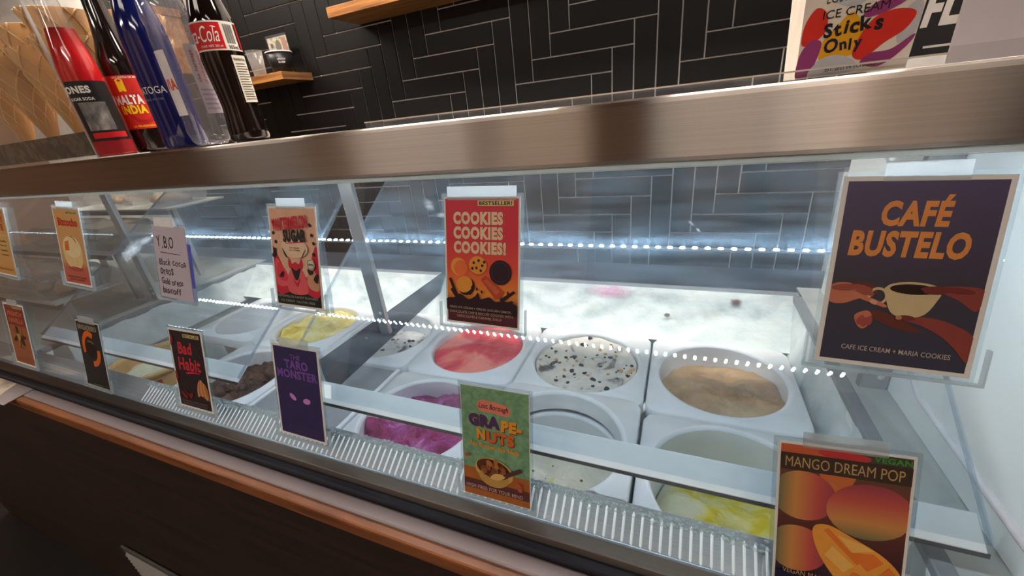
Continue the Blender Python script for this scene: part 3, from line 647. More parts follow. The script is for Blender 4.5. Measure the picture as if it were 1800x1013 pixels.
# malt drink
L2 = (-1.023, .545, 0.0); A2 = facing(L2)
pf = [(0, .001), (.028, .001), (.0305, .005), (.0305, .118), (.0285, .132), (.021, .155), (.0165, .18), (.0135, .215), (.013, .228), (.0145, .23), (.0145, .236), (.012, .238)]
t = bottle('malt_bottle', 'dark brown malt drink bottle with a red label', L2, pf, mat('brown_glass', srgb(26, 16, 13), .06, var=.03, spec=.7), None, cap=(.233, .008, yel_ink), sc=1.30, sx=1.1)
l = band(t, .0308, .034, .107, A2-1.2, A2+1.2, flat('malta_red', (196, 40, 30)))
obj('ring', (lambda me: wrap(me, .0310, A2-.02, 0))(MB().add([(r_*math.cos(a*.19635)+.002, .062+r_*math.sin(a*.19635), 0) for r_ in (.016, .021) for a in range(32)], [(a, (a+1) % 32, 32+(a+1) % 32, 32+a) for a in range(32)]).mesh('ring')), flat('malta_ring', (168, 26, 26)), l, local=True)
btext(t, l, 'MALTA', .0312, A2-.32, -.021, .021, .068, .081, white_ink, .05); btext(t, l, 'INDIA', .0312, A2-.26, -.019, .019, .055, .067, yel_ink, .05)
btext(t, l, 'i', .0312, A2-.4, -.006, .006, .0855, .103, yel_ink, .07); btext(t, l, 'LA TRADICIONAL', .0312, A2, -.02, .02, .0365, .039, yel_ink, .02)
btext(t, l, 'UNA BEBIDA DE MALTA', .0312, A2, -.021, .021, .103, .1055, white_ink, .01)
# blue water bottle
L3 = (-.842, .500, 0.0); A3 = facing(L3)
pf = [(0, .001), (.030, .001), (.033, .006), (.033, .150), (.031, .17), (.0255, .192), (.0195, .21), (.0165, .235), (.0155, .27), (.0155, .285)]
t = bottle('water_bottle', 'tall cobalt blue water bottle between the malt and clear bottles', L3, pf, mat('blue_glass', srgb(20, 26, 92), .08, var=.05, spec=.7), None, cap=(.285, .012, flat('cap_blue', (30, 40, 120))), sc=1.14)
btext(t, t, 'SARATOGA', .0333, A3-.95, -.033, .033, .078, .0875, white_ink, .0)
btext(t, t, 'SPRING WATER', .0333, A3-.75, -.02, .018, .069, .072, flat('pale_blue_ink', (120, 128, 170)), .0)
# clear soda bottle
L4 = (-.7715, .500, 0.0); A4 = facing(L4)
pf = [(0, .008), (.012, .004), (.022, .001), (.0285, .008), (.0315, .02), (.0305, .035), (.0315, .05), (.0315, .125), (.0318, .138), (.030, .150), (.032, .160), (.031, .175), (.025, .198), (.017, .22), (.0135, .235), (.0135, .25)]
t = bottle('clear_bottle', 'clear plastic bottle with a white wraparound label with orange print', L4, pf, glass('pet_clear', (.86, .87, .9), 1.5, .05, (.8, .82, .9)), None, cap=(.245, .014, flat('cap_white', (220, 220, 220))), sc=1.18)
l = band(t, .0319, .042, .122, A4-1.4, A4-.62, flat('pet_label', (226, 220, 222)))
l2 = band(t, .0319, .042, .128, A4+.28, A4+1.5, flat('pet_label2', (214, 204, 214)))
btext(t, l, 'VIA', .0322, A4-.85, -.016, .008, .074, .088, flat('orange_ink', (214, 74, 44)), .04)
def vtext(t, parent, s, R, ang, x0, x1, z0, z1, m):
    me = text_mesh(s, .01); fit(me, z0, z1, -x1, -x0)
    for v in me.vertices: v.co = (-v.co.y, v.co.x, 0)
    return obj('lettering', wrap(me, R, ang, 0), m, parent, local=True)
vtext(t, l2, 'the heritage', .0322, A4+.28, .004, .011, .082, .121, flat('orange_ink2', (204, 96, 76)))
vtext(t, l2, 'of refreshment', .0322, A4+.28, .0135, .0205, .080, .121, MATS['orange_ink2'])
for i in range(5): band(t, .0322, .047+i*.006, .0495+i*.006, A4+.36, A4+1.2, flat('pet_fine', (184, 168, 196)), 'fine_print')
# cola
L5 = (-.690, .514, 0.0); A5 = facing(L5)
pf = [(0, .001), (.027, .001), (.0298, .006), (.0295, .02), (.0275, .04), (.0262, .055), (.0275, .075), (.0305, .105), (.0315, .122), (.0305, .134), (.0305, .168), (.0285, .18), (.0235, .2), (.0185, .222), (.0145, .245), (.0135, .26)]
t = bottle('cola_bottle', 'contoured dark cola glass bottle with a red and white label', L5, pf, mat('cola_glass', srgb(20, 11, 10), .05, var=.03, spec=.7), None, cap=(.26, .008, red_ink))
band(t, .0307, .1315, .1705, A5-1.25, A5+1.25, flat('cola_white', (226, 222, 214)))
l = band(t, .0309, .1335, .1685, A5-1.4, A5+.28, flat('cola_red', (196, 22, 26)), 'red_field')
btext(t, l, 'Coca-Cola', .0312, A5-.70, -.036, .026, .143, .164, white_ink, .0, .35)
obj('swash', wrap(MB().add([(-.006, .1605, 0), (.012, .164, 0), (.017, .1625, 0), (.017, .1615, 0), (.011, .1628, 0), (-.005, .1592, 0)], [(0, 1, 2, 3, 4, 5)]).mesh('swash'), .0313, A5-.45, 0), white_ink, l, local=True)
btext(t, l, 'CONT. NET. 355 ml', .0312, A5-.35, -.016, .016, .136, .139, white_ink, .01)
for i in range(11): band(t, .0310, .141, .1665, A5+.42+i*.04, A5+.42+i*.04+(.014 if i % 3 else .024), black_ink, 'barcode_bar')
btext(t, t, '355ml', .0310, A5+.66, -.0075, .0075, .1335, .1385, black_ink, .03)
band(t, .0309, .1335, .1685, A5+.98, A5+1.25, flat('cola_dark', (30, 20, 22)), 'dark_field'); band(t, .0310, .1335, .1685, A5+1.12, A5+1.25, flat('cola_red', (196, 22, 26)), 'red_field')
nl = band(t, .0306, .058, .125, A5+.35, A5+1.1, flat('nutrition_white', (224, 220, 206)), 'nutrition_label', .0322)
btext(t, nl, 'Nutrition Facts', .0327, A5+.70, -.0095, .0095, .1175, .1215, black_ink, .03)
for i in range(15): band(t, .0312+.0001*(14-i)*.75, .062+.0036*(14-i), .0632+.0036*(14-i), A5+.42, A5+.42+.5+.12*((i*7) % 3)/2, flat('fine_ink', (90, 86, 80)), 'print_line', .0313+.0001*(14-i)*.75)

# acrylic bin of waffle cones ---------------------------------------
bx0, bx1, by0, by1 = -1.56, -1.066, .462, .75
t = thing('cone_bin', 'clear acrylic bin full of waffle cones at the left end of the canopy', 'bin', ((bx0+bx1)/2, (by0+by1)/2, 0))
acr = glass('bin_acrylic', (.97, .97, .97), 1.4, .010, (.9, .88, .86))
acre = glass('bin_edge', (.8, .8, .8), 1.6, .5, (.86, .84, .84))
for nm, b in (('front_pane', (bx0, bx1, by0, by0+.004)), ('rear_pane', (bx0, bx1, by1-.004, by1)), ('side_pane', (bx1-.004, bx1, by0+.004, by1-.004)), ('side_pane', (bx0, bx0+.004, by0+.004, by1-.004))):
    obj(nm, MB().box(*b, .004, .34), acr, t)
for xx, yy in ((bx1, by0), (bx1, by1), (bx0, by0)):
    obj('corner_edge', MB().box(xx-.0035, xx+.0005, yy-.0005 if yy == by0 else yy-.0035, yy+.0035 if yy == by0 else yy+.0005, .0, .341), acre, t)
obj('floor_panel', MB().box(bx0, bx1, by0, by1, 0, .004), acr, t)
obj('liner', MB().box(bx0+.006, bx1-.006, by0+.006, by0+.0072, .006, .05), multi('liner_print', [(.40, (30, 28, 28)), (.5, (44, 62, 44)), (.56, (96, 88, 82)), (.66, (84, 58, 44))], 30, bump=0), t)
def waffle_mat():
    m, nt, p, L = newmat('waffle'); p.inputs['Roughness'].default_value = .65
    tc = nt.nodes.new('ShaderNodeTexCoord'); n = nt.nodes.new('ShaderNodeTexNoise'); n.inputs['Scale'].default_value = 18; L(tc.outputs['Object'], n.inputs['Vector'])
    r = nt.nodes.new('ShaderNodeValToRGB'); L(n.outputs[0], r.inputs[0]); r.color_ramp.elements[0].color = srgb(164, 110, 56); r.color_ramp.elements[1].color = srgb(208, 158, 94); L(r.outputs[0], p.inputs['Base Color'])
    return m
wm = waffle_mat(); wr = mat('waffle_ridge', srgb(226, 186, 128), .65, var=.12)
def cone_part(t):
    h, R = .19, .056
    obj('shell', MB().lathe([(.003, 0), (R, h), (R-.003, h+.001), (.002, .006)], 28), wm, t, local=True, smooth=True)
    mb = MB()
    for s in (-1, 1):
        for k in range(9):
            pts = []
            for i in range(13):
                u = .12+.88*i/12; a = 2*math.pi*k/9+s*u*2.6; r = R*u+.0006; pts.append((r*math.cos(a), r*math.sin(a), h*u))
            mb.tube(pts, .0017, 4)
    obj('waffle_ridges', mb, wr, t, local=True, smooth=True)
c0 = None
spots = [(-1.132, .532, .028, .03, -.04), (-1.252, .534, .026, -.03, .03), (-1.372, .532, .026, .03, .03), (-1.132, .660, .04, .02, .04), (-1.256, .664, .05, -.03, -.03), (-1.376, .660, .04, .03, 0), (-1.132, .660, .085, .02, .04), (-1.256, .664, .098, -.03, -.03), (-1.492, .532, .026, 0, .03),
         (-1.132, .532, .072, .03, -.04), (-1.252, .534, .064, -.03, .03), (-1.372, .532, .072, .03, .03)]
lab = ['waffle cone in the front right corner of the clear bin', 'waffle cone at the front of the bin, second from the corner', 'waffle cone at the front of the bin, third from the corner', 'lower waffle cone in the back row of the bin, right', 'lower waffle cone in the back row of the bin, centre',
       'lower waffle cone in the back row of the bin, left', 'upper nested waffle cone at the back right of the bin', 'upper nested waffle cone at the back centre of the bin', 'waffle cone at the front left of the bin',
       'upper nested waffle cone in the front right corner', 'upper nested waffle cone, second from the front corner', 'upper nested waffle cone, third from the front corner']
for (x, y, z, rx, ry), lb_ in zip(spots, lab):
    if c0 is None:
        c0 = thing('waffle_cone', lb_, 'waffle cone', (x, y, z), group='waffle cones in the clear bin'); cone_part(c0); o = c0
    else:
        o = copy_tree(c0); o['label'] = lb_; o.location = (x, y, z+H)
    o.rotation_euler = (rx, ry, x*9)

# right side: carton, sign, paper, glass sheet ------------------------
t = thing('glass_sheet', 'clear glass sheet lying on the steel canopy', 'glass', (0, .6, 0))
obj('sheet', MB().box(-.385, .355, .45, .74, -.0008, .0062), glass('sheet_glass', (.9, .9, .9), 1.5, .02), t)
obj('lit_edge_strip', MB().box(-.385, .355, .4492, .4499, .0058, .0072), flat('edge_lit_pale', (206, 196, 184), .3), t)  # pale strip painted as the light caught by the glass edge
t = thing('ice_cream_carton', 'patterned paper carton with handwritten marker words on the canopy', 'carton', (.1245, .458, 0))
wC = .0375
obj('carton_body', MB().add([(-wC, 0, .0), (wC, 0, .0), (wC, .05, 0), (-wC, .05, 0), (-wC-.0035, -.006, .11), (wC+.0035, -.006, .11), (wC+.0035, .056, .11), (-wC-.0035, .056, .11)], [(0, 3, 2, 1), (4, 5, 6, 7), (0, 1, 5, 4), (1, 2, 6, 5), (2, 3, 7, 6), (3, 0, 4, 7)]), flat('carton_cream', (228, 218, 204)), t, local=True)
def cface(me, k):
    for v in me.vertices:
        x, z = v.co.x, v.co.y; v.co = (x, -.0001-z*.006/.11-.00012*k, z)
    return me
def blob(pts, n=6):
    """closed smooth outline through pts"""
    out = []; m = len(pts)
    for i in range(m):
        p0, p1, p2, p3 = (Vector(pts[(i+j) % m]) for j in (-1, 0, 1, 2))
        for j in range(n):
            u = j/n; q = .5*((2*p1)+(p2-p0)*u+(2*p0-5*p1+4*p2-p3)*u*u+(3*p1-p0-3*p2+p3)*u**3); out.append((q.x, q.y))
    return out
def cpatch(nm, pts, m, k):
    p = [(max(-.0395, min(.0395, (u-.5)*.077)), max(.001, v*.062)) for u, v in blob(pts)]
    obj(nm, cface(MB().add([(a, b, 0) for a, b in p], [tuple(range(len(p)))]).mesh(nm), k), m, t, local=True)
cr_, cy_, cp_, cg_ = flat('c_red', (214, 46, 32)), flat('c_yel', (230, 166, 24)), flat('c_pur', (146, 58, 116)), flat('c_grey', (190, 192, 196))
cpatch('red_patch', [(.02, .42), (.02, .65), (.1, .82), (.2, .75), (.22, .55), (.12, .42)], cr_, 1)
cpatch('yellow_patch', [(.22, .18), (.2, .4), (.32, .6), (.42, .72), (.52, .6), (.6, .45), (.52, .25), (.35, .2)], cy_, 1)
cpatch('red_patch', [(.5, .22), (.52, .4), (.62, .62), (.8, .68), (.95, .62), (.9, .45), (.75, .32), (.6, .16)], cr_, 2)
cpatch('purple_patch', [(.01, .02), (.02, .3), (.1, .45), (.2, .42), (.18, .2), (.12, .02)], cp_, 2)
cpatch('purple_patch', [(.58, .12), (.66, .22), (.82, .24), (.98, .38), (.96, .28), (.84, .12), (.72, .05)], cp_, 3)
cpatch('purple_patch', [(.52, .66), (.6, .78), (.8, .86), (.98, .96), (.98, .88), (.8, .72), (.62, .64)], cp_, 3)
cpatch('grey_patch', [(.13, .02), (.2, .2), (.35, .25), (.5, .18), (.56, .06), (.4, .01)], cg_, 3)
cpatch('grey_patch', [(.86, .3), (.84, .55), (.9, .72), (.99, .7), (.98, .4)], cg_, 1)
cpatch('grey_patch', [(.26, .86), (.34, .96), (.5, .98), (.56, .88), (.44, .78)], cg_, 1)
def ctext(me, u0, u1, v0, v1, m, rot=0): obj('lettering', cface(fit(me, (u0-.5)*.077, (u1-.5)*.077, v0*.062, v1*.062, 0, rot), 5), m, t, local=True)
ctext(text_mesh('LOST BOROUGH'), .18, .80, .855, .95, black_ink); ctext(text_mesh('ICE CREAM'), .17, .72, .69, .785, black_ink, .03)
navy = flat('marker_navy', (20, 18, 60))
ctext(hand_mesh('Sticks', .035, 3), .2, .7, .46, .66, black_ink, .06); ctext(hand_mesh('Only', .035, 5), .23, .56, .245, .46, navy, .08)
ctext(text_mesh('EST. 2021 IN YONKERS', .01), .28, .72, .065, .115, black_ink, .02)
t = thing('black_sign', 'black sign with brushed white capital letters behind the carton', 'sign', (.215, .57, 0.0065))
obj('board', MB().box(-.06, .08, 0, .012, 0, .16), flat('sign_black', (22, 21, 21), .4), t, local=True, bev=.001)
for s_, a, b, c, d in (('FLAVORS', -.0085, .20, .028, .058), ('BY THE CUP', -.0125, .2, .0015, .0065)):
    pass
me = fit(text_mesh('FL', .055, .12), -.0105, .0165, .0265, .0555); me.transform(Matrix.Translation((0, -.0005, 0)) @ Matrix.Rotation(math.pi/2, 4, 'X')); obj('lettering', me, white_ink, t, local=True)
obj('stroke', MB().box(-.004, .018, -.0006, -.0004, .0085, .0105), white_ink, t, local=True)
t = thing('white_paper', 'blank white paper sheet standing at the right end of the canopy', 'paper', (.32, .45, 0))
obj('sheet', MB().box(-.137, .03, 0, .002, -.0005, .14), mat('box_white', srgb(222, 216, 222), .6, var=.02), t, local=True, bev=.001)
obj('flap', MB().box(-.137, .03, -.0015, 0, -.0005, .011), mat('flap_white', srgb(206, 200, 206), .6, var=.02), t, local=True)
# flyer on the ledge
t = thing('paper_menu', 'beige paper menu lying on the ledge at the far left', 'menu', (-1.55, .24, -.4735))
obj('sheet', MB().slab([(-1.3592, .2664), (-1.345, .2125), (-1.80, .20), (-1.80, .2664)], -.4736, -.4722), mat('menu_grey', srgb(140, 128, 126), .5, var=.05), t)
obj('print', MB().slab([(-1.4422, .2655), (-1.41, .225), (-1.79, .215), (-1.79, .2655)], -.4722, -.4718), multi('menu_print', [(.4, (170, 150, 130)), (.55, (206, 190, 168)), (.7, (220, 206, 186))], 30, bump=0), t)
obj('lettering', (lambda me: (me.transform(Matrix.Translation((-1.53, .235, -.4716))), me)[1])(fit(text_mesh('MENU', .03), -.04, .04, -.008, .008)), flat('menu_ink', (86, 72, 62)), t)

# ================================================================== FLAVOUR CARDS ON THE GLASS
GT = Vector((0, .2453, .9694)); GZ = Vector((0, -.9694, .2453))
sleeve = glass('card_sleeve', (.93, .96, .97), 1.45, .05, (.85, .92, .96)); sleeve_e = glass('card_sleeve_edge', (.85, .9, .92), 1.5, .35, (.85, .9, .92))
tape = glass('tape', (.92, .94, .95), 1.4, .26, (.92, .94, .95), rough=.2)
paper = mat('card_paper', srgb(228, 226, 222), .6, var=.02)
class Card:
    def __init__(s, label, cx, cs, w_, h_, rot, mg=.0035, bg=None, tapew=.4, sheet=None):
        r = math.radians(rot); ex = Vector((1, 0, 0))*math.cos(r)+GT*math.sin(r); ey = -Vector((1, 0, 0))*math.sin(r)+GT*math.cos(r)
        c = g0+GT*cs+Vector((cx, 0, 0))+GZ*.0042-ey*h_/2
        s.t = thing('flavor_card', label, 'card', c, rot=Matrix((ex, ey, GZ)).transposed(), group='flavor cards on the front glass')
        s.w, s.h, s.mg, s.k = w_, h_, mg, 0
        a = .0035
        obj('sleeve', MB().box(-w_/2-a, w_/2+a, -a, h_+a, -.0008, .0004), sleeve, s.t, local=True)
        obj('sleeve_lip', MB().box(-w_/2-.008, w_/2+.008, -a-.002, -a, -.0008, .004).box(-w_/2-.008, -w_/2-.0066, -a, .024, -.0008, .004).box(w_/2+.0066, w_/2+.008, -a, .024, -.0008, .004), sleeve_e, s.t, local=True)
        s.paper = obj('paper', MB().box(-w_/2, w_/2, 0, h_, .0005, .0012), sheet or paper, s.t, local=True)
        if tapew:
            obj('tape', MB().box(-w_*tapew/2, w_*tapew/2, h_-.004, h_+.011, .0014, .0017), tape, s.t, local=True)
        if bg: s.rect(0, 0, 1, 1, bg, 'print')
    def X(s, u): return -s.w/2+s.mg+u*(s.w-2*s.mg)
    def Y(s, v): return s.mg+v*(s.h-2*s.mg)
    def z(s): s.k += 1; return .0013+.00009*s.k
    def poly(s, pts, m, nm='print_shape', raw=False):
        z = s.z(); p = [(s.X(min(1, max(0, u))), s.Y(min(1, max(0, v))), z) for u, v in pts]
        return obj(nm, MB().add(p, [tuple(range(len(p)))]), m, s.t, local=True)
    def rect(s, u0, v0, u1, v1, m, nm='print_block'): return s.poly([(u0, v0), (u1, v0), (u1, v1), (u0, v1)], m, nm)
    def ell(s, u, v, ru, rv, m, rot=0, nm='print_shape', a0=0, a1=2*math.pi, n=28):
        asp = (s.h-2*s.mg)/(s.w-2*s.mg); pts = []
        for i in range(n):
            a = a0+(a1-a0)*i/n; x, y = ru*math.cos(a), rv*asp*math.sin(a)
            pts.append((u+x*math.cos(rot)-y*math.sin(rot), v+(x*math.sin(rot)+y*math.cos(rot))/asp))
        return s.poly(pts, m, nm)
    def blob(s, pts, m, nm='print_shape'): return s.poly(blob(pts), m, nm)
    def ring(s, u, v, ru, rv, wd, m, a0=0, a1=2*math.pi, nm='print_ring', n=30):
        z = s.z(); vs = []
        for k in (1, 1-wd):
            for i in range(n+1):
                a = a0+(a1-a0)*i/n; vs.append((s.X(u+ru*k*math.cos(a)), s.Y(v+rv*k*math.sin(a)), z))
        return obj(nm, MB().add(vs, [(i, i+1, n+2+i, n+1+i) for i in range(n)]), m, s.t, local=True)
    def txt(s, st, u0, u1, v0, v1, m, bold=.02, shear=0, rot=0, me=None):
        me = me or text_mesh(st, bold, shear)
        return obj('lettering', fit(me, s.X(u0), s.X(u1), s.Y(v0), s.Y(v1), s.z(), rot), m, s.t, local=True)
    def badge(s, u0, u1, v0, v1, st='BESTSELLER!'):
        s.rect(u0, v0, u1, v1, flat('badge_cream', (214, 196, 130)), 'badge'); s.txt(st, u0+.02, u1-.02, v0+.006, v1-.006, black_ink, .03)

# -- coffee card
c = Card('dark card with orange capitals and a coffee cup held by hands', .1659, .3169, .0985, .1515, -1.2, .0035, grad('cafe_bg', [(0, (52, 56, 76)), (.45, (56, 50, 66)), (1, (74, 62, 98))]), .5)
org = flat('cafe_orange', (222, 142, 72))
c.txt('CAF\u00c9', .26, .71, .765, .93, org, .045, .10); c.txt('BUSTELO', .075, .86, .60, .742, org, .045, .10)
skin1, skin2, cupm = flat('skin_light', (196, 118, 90)), flat('skin_dark', (142, 66, 58)), flat('print_cup', (206, 184, 142))
skin3 = flat('skin_shade', (104, 52, 46))
c.blob([(0, .34), (0, .43), (.1, .45), (.2, .435), (.28, .41), (.3, .38), (.2, .36), (.1, .33)], skin1, 'printed_hand'); c.blob([(.14, .44), (.22, .46), (.31, .44), (.33, .40), (.24, .40)], skin3, 'printed_hand')
c.blob([(.98, .34), (1, .45), (.85, .465), (.72, .455), (.62, .44), (.62, .425), (.75, .42), (.86, .39)], skin2, 'printed_hand')
c.blob([(1, .06), (1, .2), (.86, .26), (.72, .285), (.52, .285), (.52, .265), (.66, .24), (.8, .19), (.9, .13)], skin2, 'printed_hand')
c.blob([(.28, .29), (.36, .305), (.5, .27), (.66, .21), (.62, .2), (.48, .215), (.36, .25)], skin3, 'printed_hand')
c.blob([(.2, .27), (.28, .30), (.32, .27), (.3, .21), (.26, .195), (.22, .22)], skin1, 'printed_hand')
c.ring(.335, .385, .07, .05, .28, cupm, 0, 2*math.pi, 'printed_handle')
c.blob([(.38, .44), (.4, .36), (.45, .295), (.55, .275), (.66, .30), (.72, .37), (.735, .435), (.56, .415)], cupm, 'printed_cup')
c.ell(.56, .437, .178, .037, cupm, 0, 'printed_cup'); c.ell(.56, .434, .155, .028, flat('print_coffee', (40, 20, 18)), 0, 'printed_coffee')
c.blob([(.4, .34), (.28, .375), (.22, .365), (.3, .345), (.39, .325)], skin1, 'printed_thumb')
for u, v, ru, rv, ro in ((.22, .425, .075, .016, -.25), (.24, .405, .07, .015, -.3), (.10, .425, .1, .018, .1)): c.ell(u, v, ru, rv, flat('skin_mid', (156, 80, 62)), ro, 'printed_finger')
c.ell(.31, .352, .028, .012, flat('skin_nail', (214, 160, 130)), -.35, 'printed_nail')
for u, v, ro in ((.245, .245, 1.3), (.275, .235, 1.4), (.305, .245, 1.5)): c.ell(u, v, .045, .013, flat('skin_rose', (160, 76, 70)), ro, 'printed_finger')
for u, v, ru, ro in ((.55, .278, .06, -.05), (.68, .445, .08, .12), (.70, .43, .08, .05), (.84, .445, .1, -.1)): c.ell(u, v, ru, .014, flat('skin_deep', (116, 48, 44)), ro, 'printed_finger')
c.ell(.497, .277, .022, .012, flat('skin_nail2', (190, 130, 96)), .1, 'printed_nail')
c.txt('CAFE ICE CREAM + MARIA COOKIES', .14, .88, .07, .098, flat('cafe_small', (190, 180, 170)), .01)
# -- cookies card
c = Card('red card headed three times with the word cookies', -.2015, .3130, .0935, .146, -1.0, .0022, grad('cookies_bg', [(0, (74, 26, 40)), (.12, (96, 32, 44)), (.25, (232, 140, 50)), (.45, (226, 78, 52)), (.7, (212, 42, 64)), (1, (206, 36, 62))]), .9)
crm = flat('cookies_cream', (226, 202, 164))
for v in (.80, .685, .57): c.txt('COOKIES' + ('!' if v < .6 else ''), .11, .80 if v > .6 else .84, v, v+.10, crm, .06)
c.badge(.46, .94, .945, .985)
dk, lt, md = flat('choc_dark', (46, 26, 38)), flat('cookie_gold', (226, 150, 58)), flat('cookie_brown', (196, 92, 48))
c.ell(.18, .46, .115, .075, flat('macaron', (232, 158, 66)), .5, 'printed_cookie'); c.ell(.21, .45, .10, .062, flat('macaron_face', (232, 112, 60)), .5, 'printed_cookie')
c.ell(.46, .475, .13, .078, md, 0, 'printed_cookie'); c.ell(.455, .482, .125, .072, lt, 0, 'printed_cookie')
for u, v in ((.4, .5), (.47, .52), (.52, .48), (.44, .46), (.5, .44), (.38, .455), (.55, .51)): c.ell(u, v, .018, .012, dk, 0, 'printed_chip', n=10)
c.ell(.77, .435, .15, .098, dk, -.3, 'printed_cookie'); c.ring(.77, .437, .125, .08, .08, flat('cookie_edge', (66, 46, 66)))
c.ell(.29, .305, .125, .072, dk, .5, 'printed_cookie'); c.ell(.265, .32, .12, .066, lt, .5, 'printed_cookie')
c.poly([(.5, .37), (.57, .405), (.82, .285), (.78, .235), (.7, .22)], flat('biscuit', (190, 74, 52)), 'printed_biscuit'); c.poly([(.545, .36), (.58, .38), (.77, .285), (.72, .255)], flat('biscuit_in', (206, 98, 66)), 'printed_biscuit')
c.blob([(0, .1), (.0, .19), (.12, .205), (.2, .24), (.32, .2), (.42, .23), (.46, .26), (.5, .21), (.62, .23), (.7, .2), (.84, .21), (1, .18), (1, .1), (.5, .08)], dk, 'printed_splash')
for p in ([(.04, .36), (.07, .37), (.17, .23), (.14, .2)], [(.06, .27), (.09, .285), (.2, .2), (.16, .18)], [(.95, .30), (.98, .29), (.8, .2), (.76, .22)], [(.93, .22), (.96, .21), (.84, .17), (.8, .19)]): c.poly(p, dk, 'printed_splash')
for u, v in ((.38, .3), (.35, .25), (.45, .29), (.88, .28), (.1, .3), (.52, .27)): c.ell(u, v, .014, .014, dk, 0, 'printed_drop', n=10)
ct = flat('cookies_small', (196, 170, 150))
c.txt('OREO ICE CREAM + OREOS, GOLDEN OREOS,', .05, .93, .115, .135, ct, .0); c.txt('CHOCOLATE CHIP & BISCOFF COOKIES WITH', .05, .95, .08, .10, ct, .0); c.txt('CHOCOLATE & CARAMEL SYRUP', .16, .80, .045, .065, ct, .0)
# -- watermelon card
c = Card('pink and cream card with slanted red letters and red devil drawing', -.4923, .3085, .0915, .1425, -1.2, .003, flat('wm_bg', (222, 178, 150)), .6)
wr_, wb, wk = flat('wm_red', (206, 46, 70)), flat('wm_black', (38, 44, 46)), flat('wm_pink', (226, 96, 104))
c.rect(0, 0, 1, .14, wb); 
for p, m_ in (([(0, .14), (0, .6), (.12, .5), (.25, .35), (.4, .25), (.3, .14)], wr_), ([(1, .14), (1, .62), (.86, .5), (.75, .33), (.62, .25), (.7, .14)], wr_), ([(.3, .14), (.33, .34), (.5, .42), (.68, .34), (.72, .14)], wk), ([(.03, .22), (.05, .48), (.18, .42), (.34, .28), (.26, .2)], wk), ([(.78, .2), (.74, .3), (.84, .4), (.98, .32), (.97, .18)], flat('wm_tan', (206, 150, 120)))): c.blob(p, m_)
c.blob([(.06, .3), (.1, .44), (.2, .4), (.3, .28), (.2, .25)], flat('wm_flesh', (222, 64, 80)), 'printed_melon')
c.blob([(.36, .5), (.34, .42), (.4, .38), (.5, .36), (.6, .38), (.66, .42), (.64, .5), (.58, .44), (.5, .46), (.42, .44)], wr_, 'printed_devil')
c.blob([(.4, .4), (.45, .3), (.5, .27), (.55, .3), (.6, .4), (.5, .37)], wb, 'printed_devil'); c.blob([(.42, .3), (.5, .24), (.58, .3), (.5, .2)], wr_, 'printed_devil')
for u, v in ((.06, .75), (.1, .66), (.92, .74), (.95, .66), (.05, .58), (.93, .55), (.9, .84), (.08, .86)): c.ell(u, v, .03, .018, wb, u*9, 'printed_seed', n=10)
c.ell(.52, .60, .3, .10, flat('wm_cream', (232, 200, 170)), 0, 'printed_panel'); c.poly([(.34, .655), (.74, .675), (.74, .665), (.34, .645)], wr_, 'print_line')
for p in ([(.3, .52), (.24, .6), (.3, .56), (.36, .5)], [(.7, .52), (.78, .6), (.72, .56), (.66, .5)], [(.0, .52), (.1, .6), (.06, .5)], [(.9, .3), (.99, .36), (.97, .26)], [(.12, .3), (.22, .36), (.2, .3)], [(.78, .4), (.9, .38), (.82, .34)]): c.blob(p, wb, 'printed_stroke')
c.txt('WATERMELON', .07, .86, .79, .92, wr_, .05, .12, .10); c.txt('SUGAR', .30, .80, .665, .795, wb, .06, .05, .04)
for v in (.60, .575): c.txt('ICE CREAM', .42, .64, v, v+.015, wb, .0)
c.ell(.87, .45, .085, .058, flat('wm_badge', (216, 206, 190)), 0, 'badge'); c.ring(.87, .45, .075, .05, .12, wb); c.txt('100%', .82, .92, .435, .46, wb, .02)
ws = flat('wm_small', (170, 168, 150)); c.txt('WATERMELON CANDY FLAVORED', .03, .97, .082, .106, ws, .0); c.txt('ICE CREAM / GLUTEN FREE', .12, .9, .035, .058, ws, .0)
# -- handwritten card
lil = mat('lilac_paper', srgb(196, 186, 200), .6, var=.04)
c = Card('handwritten lilac paper card reading Y.B.O with flavor words', -.7824, .2900, .0905, .124, -2.8, .002, None, .0, lil)
c.rect(0, 0, 1, 1, lil, 'note'); ink = flat('hand_ink', (66, 60, 66))
obj('tape', MB().box(-.036, .018, c.h-.002, c.h+.0125, .0016, .0019), mat('tape_white', srgb(232, 236, 236), .5), c.t, local=True)
obj('blue_sheet', MB().box(c.w/2-.001, c.w/2+.008, .0, c.h*.78, .0002, .0006), flat('blue_sheet', (88, 96, 196)), c.t, local=True)
c.txt('', .08, .62, .69, .88, ink, me=hand_mesh('Y.B.O', .012, 2)); c.poly([(.16, .645), (.8, .632), (.8, .624), (.16, .633)], ink, 'underline')
for st, v, u1, sd in (('Black cocoa', .45, .93, 4), ('oreos', .31, .5, 5), ('Gold oreos', .17, .76, 6), ('biscoff', .04, .66, 7)): c.txt('', .08, u1, v, v+.11, ink, me=hand_mesh(st, .012, sd))
